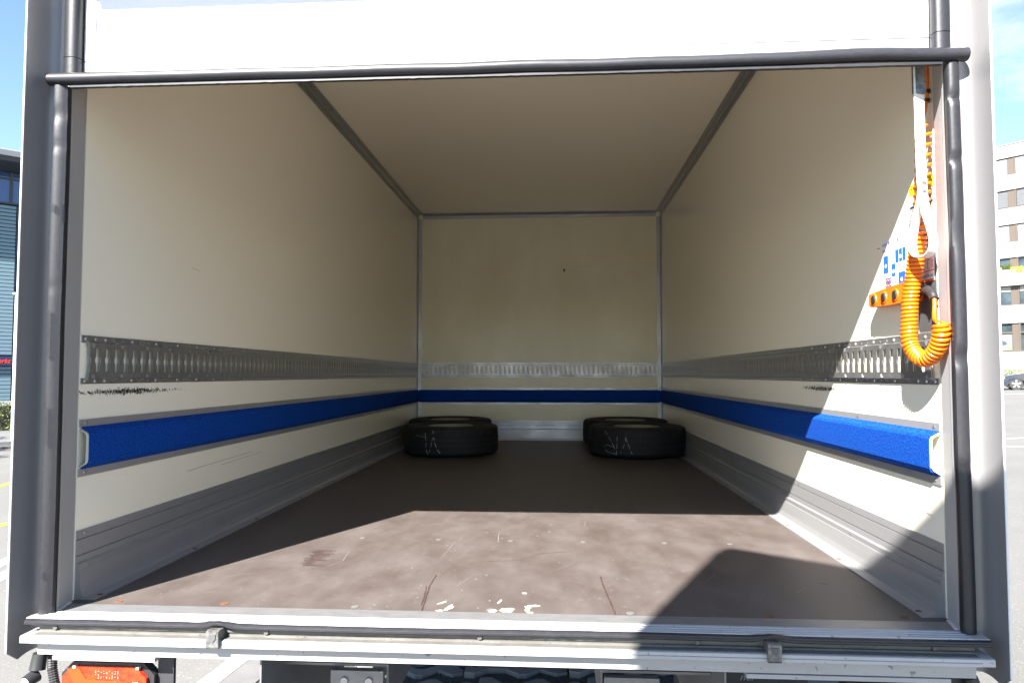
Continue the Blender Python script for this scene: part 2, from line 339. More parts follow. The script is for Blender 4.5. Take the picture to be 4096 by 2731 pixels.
# keyhole lashing rails
def keyrail(f, length, par, side, lo, s0=.008, rz=(.637, .763)):
    """f(s, n, z): s along the wall, n out of it"""
    z0, z1, zl, zh, n1, th = .6283, .7741, .6455, .7515, .0115, .0028
    g = G()
    # bottom and top flange with a small return
    for a, b, c in ((z0, zl, zl), (zh, z1, zh)):
        g.prism([(0, a), (.003, a), (.003, b), (0, b)], [lambda n_, z_, s=s: f(s, n_, z_) for s in (lo, length)])
    g.prism([(.003, zl-.003), (n1, zl), (n1, zl+.019), (n1-th, zl+.019), (n1-th, zl+.002), (.0031, zl)], [lambda n_, z_, s=s: f(s, n_, z_) for s in (lo+.02, length)])
    g.prism([(.003, zh+.003), (n1, zh), (n1, zh-.016), (n1-th, zh-.016), (n1-th, zh-.002), (.0031, zh)], [lambda n_, z_, s=s: f(s, n_, z_) for s in (lo+.02, length)])
    p = .0467; k = int((length-s0-.02)/p)
    za, zb, zm, hw, rr = zl+.019, zh-.016, .7, .0092, .0142
    for i in range(k+1):
        sL = s0+i*p+hw-.0; sR = s0+(i+1)*p-hw
        if i == k: sR = length
        if sR > length: sR = length
        if i == 0:
            g.prism([(lo+.02, za), (s0+.0-hw, za), (s0-hw, zb), (lo+.02, zb)] if s0-hw > lo+.021 else [(lo+.02, za), (lo+.021, za), (lo+.021, zb), (lo+.02, zb)],
                    [lambda s, z_, n_=n_: f(s, n_, z_) for n_ in (n1-th, n1)])
        if sR-sL < .012: continue
        arc = [(-math.cos(t), math.sin(t)) for t in [R(x) for x in (-52, -26, 0, 26, 52)]]
        P = [(sL, za), (sR, za)]+[(sR-(rr-hw)*1.0*max(0, -a*1.0)*1.0 if False else sR-(rr*(-a)-hw if rr*(-a) > hw else 0), zm+b*rr) for a, b in arc] + [(sR, zb), (sL, zb)]
        P += [(sL+(rr*(-a)-hw if rr*(-a) > hw else 0), zm+b*rr) for a, b in arc[::-1]]
        g.prism(P, [lambda s, z_, n_=n_: f(s, n_, z_) for n_ in (n1-th, n1)])
    rail = g.make('lashing_rail', alu if side == 'B' else alud, par)  # lighter metal on the back rail stands for the light it faces
    tri = G(); dm = G()
    j = 0; s = s0
    while s < length-.01:
        if j in (0, 1, 2) or j % 3 == 2:
            for z_ in rz: head(rivm, rail, f(s, .003, z_), side)
        else:
            for z_ in rz: dm.prism([(s-.0025, z_-.003), (s+.0025, z_-.003), (s+.0025, z_+.003), (s-.0025, z_+.003)], [lambda a, b, n_=n_: f(a, n_, b) for n_ in (.003, .0042)])
        if j % 3 == 0 and s+.03 < length:
            c = s+.026
            tri.prism([(c-.008, zh-.0015), (c+.008, zh-.0015), (c+.002, zh-.013), (c-.002, zh-.013)], [lambda a, b, n_=n_: f(a, n_, b) for n_ in (n1, n1+.0012)])
            tri.prism([(c-.008, zl+.0015), (c+.008, zl+.0015), (c+.001, zl+.012), (c-.001, zl+.012)], [lambda a, b, n_=n_: f(a, n_, b) for n_ in (n1, n1+.0012)])
            for zc in (zh+.0035, zl-.004): tri.prism([(c-.019, zc-.002), (c-.008, zc-.002), (c-.008, zc+.002), (c-.019, zc+.002)], [lambda a, b, n_=n_: f(a, n_, b) for n_ in (.003, .0046)])
        s += p; j += 1
    tri.make('pressed_tab', alu, rail, kind='stuff'); dm.make('dimple', alud, rail, kind='stuff')
    return rail
for sg, sd in ((-1, 'L'), (1, 'R')):
    keyrail(lambda s, n_, z_, sg=sg: (sg*(W2-n_), s, z_), LEN-.002, T, sd, .004, .02)
keyrail(lambda s, n_, z_: (-W2+.045+s, LEN-n_, z_), 2*W2-.092, T, 'B', -.018, .008)

# blue felt bumper rails with clamping strips
felt = [(.003, .5), (.007, .497), (.023, .487), (.027, .480), (.0275, .44), (.027, .399), (.023, .391), (.007, .382), (.003, .378)]
core = [(.0005, .494), (.006, .491), (.0205, .4835), (.0238, .478), (.0243, .44), (.0238, .401), (.0205, .3945), (.006, .386), (.0005, .383)]
def bumper(fs, fe, side, heads, par):
    b = G().prism(outline(felt, .0025), fs).make('felt_bumper', carpet, par, smooth=False)
    G().prism(outline(core, .0022), fe).make('bumper_profile', pale, b)
    for a, c in ((.5005, .5232), (.3545, .3775)):
        st = G().prism([(0, a), (.0045, a), (.0045, c), (0, c)], fe).make('clamp_strip', alu, par)
        for p in heads: head(scrm, st, p(.0045, (a+c)/2), side, 'screw')
for sg, sd in ((-1, 'L'), (1, 'R')):
    bumper(along_y(sg, W2, .012, LEN-.03), along_y(sg, W2, .003, LEN-.03), sd, [lambda n_, z_, y=.03+k*.493, sg=sg: (sg*(W2-n_), y, z_) for k in range(11)], T)
bumper(along_x(LEN, -W2+.02, W2-.02), along_x(LEN, -W2+.047, W2-.047), 'B', [lambda n_, z_, x=-1.17+k*.585: (x, LEN-n_, z_) for k in range(5)], T)

# kick plates
kick = [(0, .1972), (.004, .1972), (.004, .1735), (.0005, .1730), (.0005, .1700), (.005, .1695), (.005, .127), (.001, .1265), (.001, .1235), (.0055, .123), (.006, .106), (.0125, .101), (.0115, .085), (.0135, .081),
        (.0165, .060), (.0185, .035), (.023, .016), (.031, .007), (.043, .004), (.065, .0035), (.065, 0), (0, 0)]
for sg, sd in ((-1, 'L'), (1, 'R')):
    k_ = G().prism(kick, along_y(sg, W2, .004, LEN-.002)).make('kick_plate', alukick, T)
    for i in range(10):
        y = .04+i*.55
        if y > LEN: break
        head(scrm, k_, (sg*(W2-.004), y, .185), sd, 'screw'); head(scrm, k_, (sg*(W2-.0115), y+(.0 if i else 0), .093), sd, 'screw')
        G().cyl((sg*(W2-.052), y+.005, .0036), (0, 0, 1), .0085, .0008, 14).make('countersunk_screw', rustm, k_)
k_ = G().prism([(0, .1972), (.004, .1972), (.004, .175), (.0025, .173), (.0045, .171), (.005, .15), (.012, .147), (.013, .115), (.0105, .112), (.0135, .108), (.015, .10), (.016, .02), (.022, .006), (.022, 0), (0, 0)],
           along_x(LEN, -W2+.066, W2-.066)).make('kick_plate', alu, T)
for i in range(5): head(scrm, k_, (-1.0+i*.5, LEN-.0045, .186), 'B', 'screw')

# sill: plate, ribs, ledges (front edge toward the camera, y negative)
def sx_(P, nm, m, x0=-1.212, x1=1.212): return G().prism(P, [lambda a, b, x=x: (x, a, b) for x in (x0, x1)]).make(nm, m, T)
sx_([(-.0315, -.0295), (-.0315, .0005), (-.0918, .0005), (-.0918, -.0295)], 'threshold_plate', platem)
sx_([(-.092, .0002), (-.095, -.001), (-.099, -.001), (-.101, .003), (-.109, .003), (-.111, -.001), (-.115, -.001), (-.117, .003), (-.125, .003), (-.127, -.001), (-.131, -.001),
        (-.133, .003), (-.141, .003), (-.1425, -.001), (-.145, -.001), (-.1465, .003), (-.155, .003), (-.157, 0), (-.157, -.006), (-.092, -.006)], 'ribbed_edge', alusill)
sx_([(-.1568, -.0062), (-.1568, -.0235), (-.151, -.0245), (-.151, -.0285), (-.1573, -.0295), (-.1578, -.0357), (-.10, -.0357), (-.10, -.0062)], 'grooved_strip', groovem)
sx_([(-.10, -.0359), (-.1815, -.0352), (-.1855, -.0366), (-.1865, -.0435), (-.184, -.0443), (-.184, -.0453), (-.1865, -.0461), (-.187, -.0535), (-.10, -.0545)], 'rear_ledge', alusill)
sx_([(-.1578, -.0350), (-.1578, -.0338), (-.1800, -.0333), (-.1815, -.0350)], 'ledge_top', groovem)
sx_([(-.10, -.0547), (-.161, -.0547), (-.160, -.0915), (-.155, -.0935), (-.10, -.0935)], 'rear_crossbar', alusill)
endp = [(-.1, -.0005), (-.1, .0028), (-.156, .0028), (-.156, -.006), (-.1, -.006)]
for sg in (-1, 1):
    G().prism(endp, [lambda a, b, x=x: (sg*x, a, b) for x in (1.2125, 1.2495)]).make('sill_end', alusill, T)
    G().prism([(-.105, -.0357), (-.1810, -.0353), (-.1852, -.0368), (-.1862, -.0532), (-.105, -.0532)], [lambda a, b, x=x: (sg*x, a, b) for x in (1.2125, 1.2435)]).make('ledge_end', alusill, T)
    G().prism([(.0, .0), (.0, .0)], []) if False else None
    # weld in the corner
    g = G()
    for i in range(5): g.cyl((sg*(1.222-.003*i), -.028-.014*i, .001), (0, 0, 1), .009, .004, 10, .005)
    g.make('weld_bead', sealm, T, smooth=True)
# lamp carrier lips under the sill
for a, b in ((-1.168, -.885), (.655, 1.15)):
    G().box(a, b, -.163, -.12, -.1045, -.0940).make('lamp_carrier', alusill, T)
# sill rubber with flaps bent over two hooks
path = []; x = -1.246
while x <= 1.26:
    d = min(abs(x+.712), abs(x-.716)); lift = .010*math.exp(-(d/.030)**2)
    path.append((x, -.1635-.008*math.exp(-(d/.03)**2)+random.uniform(-.0005, .0005), -.0065+lift+.0012*math.sin(x*5))); x += .0145
g = G(); n = 10
prof = [(0, .0062), (-.005, .0055), (-.0085, .0035), (-.009, 0), (-.0112, -.0015), (-.0115, -.006), (-.009, -.0085), (-.002, -.009), (.0045, -.009), (.0045, .006)]
V = []; F = []
for p in path:
    k = .55 if min(abs(p[0]+.712), abs(p[0]-.716)) < .02 else 1
    V += [(p[0], p[1]+.0035+a*.85, p[2]+.0012+b*k*.98) for a, b in prof]
for i in range(len(path)-1): F += [(i*n+j, i*n+(j+1) % n, (i+1)*n+(j+1) % n, (i+1)*n+j) for j in range(n)]
F += [list(range(n)), [(len(path)-1)*n+j for j in range(n)]]
obj('sill_seal', V, F, rubt, T, smooth=True)
for xc in (-.7125, .7155):
    hk = G().prism([(-.158, -.010), (-.190, -.0065), (-.1975, -.009), (-.1985, -.048), (-.196, -.0525), (-.150, -.0525)], [lambda a, b, x=x: (x, a, b) for x in (xc-.0165, xc+.0165)]).make('steel_hook', hookm, T)
    G().prism([(-.008, -.016), (.009, -.015), (.010, -.026), (.002, -.036), (-.008, -.027)], [lambda a, b, y=y: (xc+a, y, b) for y in (-.1983, -.2005)]).make('worn_knob', dkplate, hk)
for x in (-1.165, -.585, -.02, .535, 1.115): 
    G().cyl((x, -.1545, -.0205), (0, -1, 0), .0085, .0065, 14, .006).make('bolt_head', dkplate, T)

# posts, seals, fins
def post(sg):
    P = [(1.26, -.002), (1.2315, -.002), (1.2295, -.012), (1.2255, -.0135), (1.2155, -.080), (1.2115, -.0815), (1.2105, -.094), (1.262, -.094), (1.262, -.002)][:-1]
    return G().prism(P, [lambda a, b, z=z: (sg*a, b, z) for z in (.0005, H+.03)]).make('rear_post', postm, T)
post(-1); post(1)
for sg in (-1, 1):
    G().box(*sorted((sg*1.2105, sg*1.2155)), -.0985, -.0943, .004, 1.50).make('seal_channel', alu, T)
def vseal(sg, x0, yc, z0, z1, r, nm, dents, wedge=0):
    V = []; F = []; n = 12; k = int((z1-z0)/.012)
    for i in range(k+1):
        z = z0+(z1-z0)*i/k
        wob = .0009*math.sin(z*7+sg)+.0008*noise.noise(Vector((z*6, sg*3, 0)))
        for j in range(n):
            a = 2*PI*j/n; ca, sa = math.cos(a), math.sin(a)
            rx = r*(abs(ca)**.75)*(1 if ca >= 0 else -1); ry = r*.95*(abs(sa)**.75)*(1 if sa >= 0 else -1)
            if wedge:                     # a rounded wedge: apex towards the outside front
                ap = math.exp(-((a-1.5*PI-.45)/.8)**2); ry *= 1+.22*ap; rx += .004*ap
                if 1.5*PI-1.7 < a < 1.5*PI: ry *= .70
            dd = 0
            for dz, dw, dp in dents:
                dd += dp*math.exp(-((z-dz)/dw)**2)*max(0, -sa)
            V.append((sg*(x0+rx)+wob, yc+ry+dd+.0002*noise.noise(Vector((z*9, a*2, sg))), z))
    for i in range(k): F += [(i*n+j, i*n+(j+1) % n, (i+1)*n+(j+1) % n, (i+1)*n+j) for j in range(n)]
    F += [list(range(n)), [k*n+j for j in range(n)]]
    return obj(nm, V, F, rub, T, smooth=True)
vseal(-1, 1.2190, -.1145, .0035, 1.474, .0180, 'door_seal', [(1.39, .02, .004), (1.30, .012, .003), (.9, .01, .002)], 1)
vseal(1, 1.2205, -.1145, .0035, 1.474, .0172, 'door_seal', [(1.38, .009, .007), (1.215, .009, .009), (1.02, .05, .005), (.70, .02, .009), (.42, .012, .005), (.55, .15, .004)])
for sg in (-1, 1):
    vseal(sg, 1.197, -.1085, 1.556, H, .0235, 'upper_seal', [])
    vseal(sg, 1.196, -.1095, 1.50, 1.5535, .0235, 'upper_seal', [])
# top seal with its rough bottom lip
V = []; F = []; n = 12; k = 170
for i in range(k+1):
    x = -1.254+2.508*i/k; t = i/k
    bulge = .006*math.exp(-((x-.97)/.16)**2)+.0018*noise.noise(Vector((x*5, 0, 0)))
    for j in range(n):
        a = 2*PI*j/n; r = .0182+.0004*noise.noise(Vector((x*9, a, 2)))+bulge*.25
        V.append((x, -.1265+r*math.cos(a)*1.0, 1.4905+bulge+r*math.sin(a)*(1.05 if math.sin(a) > 0 else .9)))
for i in range(k): F += [(i*n+j, i*n+(j+1) % n, (i+1)*n+(j+1) % n, (i+1)*n+j) for j in range(n)]
F += [list(range(n)), [k*n+j for j in range(n)]]
obj('lintel_seal', V, F, rubt, T, smooth=True)
g = G(); V = []; k = 160
for i in range(k+1):
    x = -1.19+2.38*i/k; e = .0012*noise.noise(Vector((x*60, 0, 0)))
    V += [(x, -.131, 1.4735), (x, -.131, 1.4665+e), (x, -.118, 1.4665+e), (x, -.118, 1.4735)]
g.add(V, [(i*4+j, i*4+(j+1) % 4, i*4+4+(j+1) % 4, i*4+4+j) for i in range(k) for j in range(4)]+[(0, 1, 2, 3), (4*k, 4*k+1, 4*k+2, 4*k+3)])
g.make('seal_carrier', blk, T)
for sg in (-1, 1):
    fin = [(1.2485, -.0945), (1.256, -.0955), (1.264, -.0975), (1.270, -.102), (1.2745, -.109), (1.277, -.118), (1.2785, -.13), (1.279, -.145), (1.278, -.165), (1.2745, -.186), (1.2742, -.1895)]
    zb = [-.098, -.099, -.1, -.102, -.104, -.106, -.109, -.113, -.098, -.083, -.081]
    th = .004; V = []; F = []; n = len(fin)
    out = []
    for i in range(n):
        a, b = fin[max(i-1, 0)], fin[min(i+1, n-1)]; d = Vector((b[0]-a[0], b[1]-a[1])).normalized()
        out.append((fin[i][0]-d.y*th, fin[i][1]+d.x*th))
    for z in (0, 1):
        for i in range(n): V.append((sg*fin[i][0], fin[i][1], H+.03 if z else zb[i]))
        for i in range(n): V.append((sg*out[i][0], out[i][1], H+.03 if z else zb[i]))
    for i in range(n-1):
        F += [(i, i+1, 2*n+i+1, 2*n+i), (n+i, 3*n+i, 3*n+i+1, n+i+1), (i, n+i, n+i+1, i+1), (2*n+i, 2*n+i+1, 3*n+i+1, 3*n+i)]
    F += [(0, 2*n, 3*n, n), (n-1, 2*n-1, 4*n-1, 3*n-1)]
    f_ = obj('corner_fin', V, F, finm, T, smooth=True)
    G().tube([(sg*1.2765, -.1905, -.080), (sg*1.2765, -.1905, 1.0), (sg*1.2765, -.1905, H+.03)], .0026, 8).make('edge_bead', whitef, f_, smooth=True)
    for i in range(16):
        pass
# lintel panel above the opening
G().prism([(-.092, 1.4825), (-.052, 1.5010), (-.052, H), (-.092, H)], [lambda a, b, x=x: (x, a, b) for x in (-1.2095, 1.2095)]).make('lintel_board', white, T)
G().box(-1.1715, 1.1715, -.101, -.0925, 1.4805, 1.5495).make('lintel_rail', whitef, T)
G().box(-1.21, 1.21, -.0515, -.004, 1.526, H).make('lintel_backing', grp, T)
def mitre(pts): return pts
zt_ = H
fr = G(); w_ = .03
def fpan(P): fr.prism(P, [lambda a, b, y=y: (a, y, b) for y in (-.1005, -.0925)])
fpan([(-1.1715, 1.5535), (1.1715, 1.5535), (1.1425, 1.602), (-1.1425, 1.602)])
fpan([(-1.1715, 1.5545), (-1.1432, 1.6022), (-1.1432, zt_), (-1.1715, zt_)])
fpan([(1.1715, 1.5545), (1.1432, 1.6022), (1.1432, zt_), (1.1715, zt_)])
fr.make('lintel_frame', whitef, T)
G().box(-1.14, 1.14, -.0965, -.0925, 1.605, H).make('lintel_panel', white, T)
for a, b, c, d in ((-1.172, 1.172, 1.5500, 1.5540), (-1.141, 1.141, 1.6022, 1.6048)):  # grey strips stand for the shade lines in the panel gaps
    G().box(a, b, -.1016 if c < 1.56 else -.1010, -.0923, c, d).make('gap_shade_strip', dkplate if c < 1.56 else gryl, T)
for sg in (-1, 1): G().box(*sorted((sg*1.1402, sg*1.1430)), -.1012, -.0923, 1.603, H).make('gap_shade_strip', gryl, T)
# unseen hood added above to throw shade on the panel
G().prism([(-.09, 1.80), (-.195, 1.80), (-.2, 1.805), (-.19, 1.83), (-.09, 1.86)], [lambda a, b, x=x: (x, a, b) for x in (-1.17, 1.17)]).make('shade_hood', whitef, T)

# floor marks
g = G()
def blob(cx, cy, rx, ry, seed, z=.0012, n=14, ang=0):
    random.seed(seed); P = []
    for j in range(n):
        a = 2*PI*j/n; q = random.uniform(.55, 1.25); dx, dy = rx*q*math.cos(a), ry*q*math.sin(a)
        P.append((cx+dx*math.cos(ang)-dy*math.sin(ang), cy+dx*math.sin(ang)+dy*math.cos(ang)))
    V = [(x, y, z) for x, y in P]+[(x, y, .0001) for x, y in P]
    return V, [list(range(n))]+[(j, (j+1) % n, n+(j+1) % n, n+j) for j in range(n)]
marks = [(-.150, .043, .020, .005, 1, .9), (-.124, .0, .009, .028, 2, -.3), (-.146, -.024, .012, .006, 3, 0), (.004, -.018, .014, .014, 4, .3), (.014, .060, .004, .018, 5, -.2),
         (.040, -.008, .020, .020, 6, .2), (.108, .030, .024, .009, 7, .3), (.098, .004, .008, .022, 8, -.2), (.083, .145, .008, .006, 9, 0), (.105, -.024, .010, .004, 10, 0),
         (.100, .90, .010, .010, 11, 0), (.150, .98, .012, .010, 12, 0), (.157, 1.12, .012, .012, 13, 0), (-.11, .95, .009, .008, 14, 0), (-.24, .72, .008, .008, 15, 0),
         (.305, .11, .010, .005, 16, .5), (-.31, .40, .012, .006, 17, .6), (-.16, 1.41, .018, .008, 18, .2), (-.05, .33, .010, .006, 21, 0), (.52, 1.23, .02, .006, 23, .1),
         (-.23, .085, .006, .004, 24, 0), (-.34, .012, .010, .003, 25, 0), (-.30, .0, .006, .003, 26, 0)]
for i, (cx, cy, rx, ry, sd, an) in enumerate(marks):
    if i > 9: rx *= .5; ry *= .55
    V, F = blob(cx, cy, rx, ry, sd, ang=an); obj('bare_patch', V, F, flakem if i <= 9 else washm, T)
def ribbon(name, pts, w0, m, z=.001, seed=0):
    random.seed(seed); V = []; F = []
    Q = []
    for i in range(len(pts)-1):
        for t in range(6): Q.append(Vector(pts[i]).lerp(Vector(pts[i+1]), t/6))
    Q.append(Vector(pts[-1]))
    for i, p in enumerate(Q):
        d = (Q[min(i+1, len(Q)-1)]-Q[max(i-1, 0)]).normalized(); nn = Vector((-d.y, d.x)); ww = w0*random.uniform(.5, 1.3)
        c = p+nn*random.uniform(-1, 1)*w0*.35
        V += [(c.x-nn.x*ww, c.y-nn.y*ww, z), (c.x+nn.x*ww, c.y+nn.y*ww, z)]
    return obj(name, V, [(2*i, 2*i+1, 2*i+3, 2*i+2) for i in range(len(Q)-1)], m, T)
ribbon('score_mark', [(-.196, -.030), (-.204, .061), (-.216, .207), (-.215, .316)], .0022, darkscr, seed=1)
ribbon('score_mark', [(-.207, .02), (-.212, .09), (-.225, .2)], .0016, darkscr, seed=2)
ribbon('score_mark', [(.340, -.030), (.334, .072), (.326, .19), (.321, .335)], .0024, darkscr, seed=3)
ribbon('score_mark', [(-.06, .50), (.05, .52), (.12, .62), (.24, .66)], .0022, mat('faint score', (.10, .07, .06), .6), seed=4)
lightscr = mat('pale scratch', (.23, .20, .185), .6)
for i, pts in enumerate([[(-.60, .40), (-.575, .48), (-.59, .60)], [(.02, 1.36), (.07, 1.28), (.05, 1.2)], [(-.13, .2), (-.10, .3)], [(-.23, .55), (-.22, .75), (-.2, .85)], [(.3, 1.1), (.31, 1.2)],
                         [(-.05, .78), (-.06, .95)], [(.18, .4), (.24, .5)], [(.9, .2), (.95, .26), (.93, .3)], [(.65, .3), (.7, .38)], [(-.9, .25), (-.82, .3)]]):
    ribbon('scratch', pts, .0009, lightscr, seed=10+i)
# dark rubbed patch of short strokes
g = G(); random.seed(5)
for i in range(26):
    y = .40+i*.0085; x0 = -.70+(y-.40)*-.12+random.uniform(-.012, .012); l = random.uniform(.03, .08)
    g.add([(x0, y, .0009), (x0+l, y+random.uniform(-.004, .004), .0009), (x0+l, y+.003+random.uniform(0, .003), .0009), (x0, y+.004, .0009)], [(0, 1, 2, 3)])
g.make('rubbed_patch', mat('rubbed floor', (.07, .045, .042), .6), T, kind='stuff')
for x, y in ((-.392, -.006), (-.007, -.009), (.381, -.012), (-.29, .812), (-.002, .809), (.283, .81), (-.60, .82), (.60, .81), (-.29, 1.42), (0, 1.42), (.29, 1.42), (1.02, .31), (.85, .81)):
    G().cyl((x, y, 0), (0, 0, 1), .011, .0011, 14).make('floor_screw', washm, T)
for x, y in ((-.773, -.004), (.755, -.014), (-1.09, .0), (1.12, .0)):
    G().cyl((x, y, 0), (0, 0, 1), .012, .0011, 14).make('floor_screw', rustm, T, label='rusty floor screw')
# straw and grit specks
g = G(); random.seed(11)
for i in range(90):
    x = random.uniform(-1.1, 1.15); y = abs(random.gauss(0, .8))-.02; s = random.uniform(.0006, .0017); a = random.random()*6
    if y > 4: continue
    g.add([(x+s*math.cos(a+k*PI/2)*(1 if k % 2 else 1.8), y+s*math.sin(a+k*PI/2), .0015) for k in range(4)], [(0, 1, 2, 3)])
g.make('floor_grit', mat('pale grit', (.62, .58, .5), .8), T, kind='stuff')
# scuffs on both side walls under the rail
for sg, yc, hw in ((-1, .24, .30), (1, .86, .24)):
    g = G(); random.seed(20+sg)
    for i in range(560 if sg < 0 else 300):
        y = random.gauss(yc, hw*.42); 
        if abs(y-yc) > hw*1.25: continue
        z = .5985+random.gauss(0, .0050*(1-min(.8, abs(y-yc)/hw*.6))); h_ = random.uniform(.003, .009); w1 = random.uniform(.0008, .003)
        X = sg*(W2-.0008); sk = -.3*h_
        g.add([(X, y, z), (X, y+w1, z+.001), (X, y+w1+sk, z+h_), (X, y+sk, z+h_*.8)], [(0, 1, 2, 3)])
    g.make('scuff_mark', scuffm, T, kind='stuff')
# faint scratches on the lower walls, rust and dirt dots
def wline(sg, pts, w0, m, nm='wall_scratch'):
    V = []
    for y, z in pts: V += [(sg*(W2-.0009), y, z-w0), (sg*(W2-.0009), y, z+w0)]
    obj(nm, V, [(2*i, 2*i+1, 2*i+3, 2*i+2) for i in range(len(pts)-1)], m, T)
gsc = mat('grey scratch', (.38, .37, .34), .6)
wline(-1, [(.62, .288), (.85, .294), (1.2, .30)], .0012, gsc); wline(-1, [(.9, .278), (1.3, .287)], .001, gsc)
wline(1, [(.35, .262), (.52, .272), (.75, .268)], .0008, gsc); wline(1, [(.06, .262), (.10, .266), (.13, .274)], .0012, gsc)
wline(-1, [(.63, 1.07), (.69, 1.065)], .001, gsc); wline(1, [(.335, 1.065), (.355, 1.066)], .0015, mat('red wall mark', (.4, .08, .08), .6))
# small dents and ticks on the panels
nick = mat('small wall nick', (.42, .39, .31), .6)
for sg in (-1, 1):
    g = G(); random.seed(40+sg)
    for i in range(120):
        y = random.uniform(.1, 4.9); z = random.uniform(.25, 2.2); l = random.uniform(.002, .012); a = random.random()*3; t = random.uniform(.0006, .0014)
        if .34 < z < .80: continue
        X = sg*(W2-.0007); cy, cz = math.cos(a)*l, math.sin(a)*l
        g.add([(X, y, z), (X, y+cy, z+cz), (X, y+cy+t, z+cz+t), (X, y+t, z+t)], [(0, 1, 2, 3)])
    g.make('wall_nick', nick, T, kind='stuff')
# stains on the front wall
def fline(P, nm='wall_stain', m=stainm):
    obj(nm, [(x, LEN-.0009, z) for x, z in P], [list(range(len(P)))], m, T)
fline([(.30, 1.735), (1.05, 1.74), (1.05, 1.746), (.30, 1.742)])
fline([(1.04, 1.1), (1.048, 1.1), (1.05, 1.74), (1.043, 1.74)])
V, F = blob(0, 0, .011, .014, 33)
fline([(x+.262, y+1.705) for x, y, z in V[:14]], 'dead_insect', scuffm)

# tail lamps
def tail(x0, x1, nm):
    zt, zb2, c = -.1225, -.295, .030
    def oct_(a, b, t, u, c, y): return [(a+c, t), (b-c, t), (b, t-c), (b, u+c), (b-c, u), (a+c, u), (a, u+c), (a, t-c)]
    h = G().prism(oct_(x0, x1, zt, zb2, c, 0), [lambda a, b, y=y: (a, y, b) for y in (-.100, -.128)]).make('tail_lamp', blk, T)
    i = .009
    G().prism(oct_(x0+i, x1-i*1.8, zt-i, zb2+i, c-.004, 0), [lambda a, b, y=y: (a, y, b) for y in (-.1285, -.139)]).make('red_lens', redl, h)
    a, t = x0+.024, zt-.014
    G().prism([(a, t), (a+.035, t), (a+.053, t-.026), (a+.170, t-.031), (a+.170, t-.052), (a+.032, t-.052), (a+.014, t-.030)], [lambda p, q, y=y: (p, y, q) for y in (-.1393, -.141)]).make('light_guide', orl, h)
    G().box(a+.040, a+.176, -.1405, -.1393, t-.088, t-.054).make('amber_lens', ambl, h)
    for k in range(8):
        G().cyl((a+.05+k*.0165, -.1405, t-.063), (0, -1, 0), .0036, .0012, 8).make('light_spot', clr, h)
    G().prism([(a+.181, t-.033), (a+.198, t-.031), (a+.202, t-.05), (a+.198, t-.08), (a+.178, t-.08), (a+.184, t-.055)], [lambda p, q, y=y: (p, y, q) for y in (-.1393, -.1415)]).make('clear_reflector', clr, h)
    g = G(); random.seed(3)
    for r in range(7):
        for k in range(9):
            if random.random() < .55: g.box(a+.078+k*.0078, a+.078+k*.0078+random.uniform(.001, .0025), -.1396, -.1393, t-.004-r*.003-.0006, t-.004-r*.003)
    g.make('approval_print', whl, h, kind='stuff')
    for xx in (x0+.038, x1-.045): G().box(xx, xx+.008, -.1402, -.1285, zt-.012, zt-.006).make('lens_clip', clr, h)
    G().box(x1+.001, x1+.045, -.112, -.10, -.3, -.101).make('lamp_bracket', darksteel, T)
tail(-1.165, -.905, 'left'); tail(.885, 1.165, 'right')
# marker lamp with hose
ml = G().tube([(-1.230, -.125, -.103), (-1.232, -.128, -.125), (-1.232, -.133, -.145)], [.018, .019, .02], 12).make('marker_lamp', blk, T, smooth=True)
G().cyl((-1.236, -.13, -.160), (-.25, -1, -.25), .0185, .03, 18, .0165).make('lamp_socket', blk, ml, smooth=True)
G().cyl((-1.2435, -.1605, -.1675), (-.25, -1, -.25), .0135, .004, 18, .010).make('clear_lens', clr, ml, smooth=True)
def hose(pts, r, nm, m, pitch=.006):
    P = [Vector(p) for p in pts]; Q = []; R_ = []
    for i in range(len(P)-1):
        k = max(2, int((P[i+1]-P[i]).length/(pitch/2)))
        for t in range(k): Q.append(P[i].lerp(P[i+1], t/k)); R_.append(r*(1 if len(Q) % 2 else .82))
    Q.append(P[-1]); R_.append(r)
    return G().tube(Q, R_, 10).make(nm, m, T, smooth=False)
hose([(-1.196, -.125, -.10), (-1.193, -.128, -.14), (-1.180, -.135, -.175), (-1.165, -.13, -.23), (-1.14, -.12, -.30)], .013, 'corrugated_hose', blk)
mr = G().tube([(1.215, -.125, -.103), (1.228, -.13, -.14), (1.232, -.135, -.17)], .018, 12).make('marker_lamp', blk, T, smooth=True)
G().tube([(1.165, -.11, -.1), (1.150, -.12, -.15), (1.13, -.12, -.22)], .014, 10).make('rubber_hose', blk, T, smooth=True)

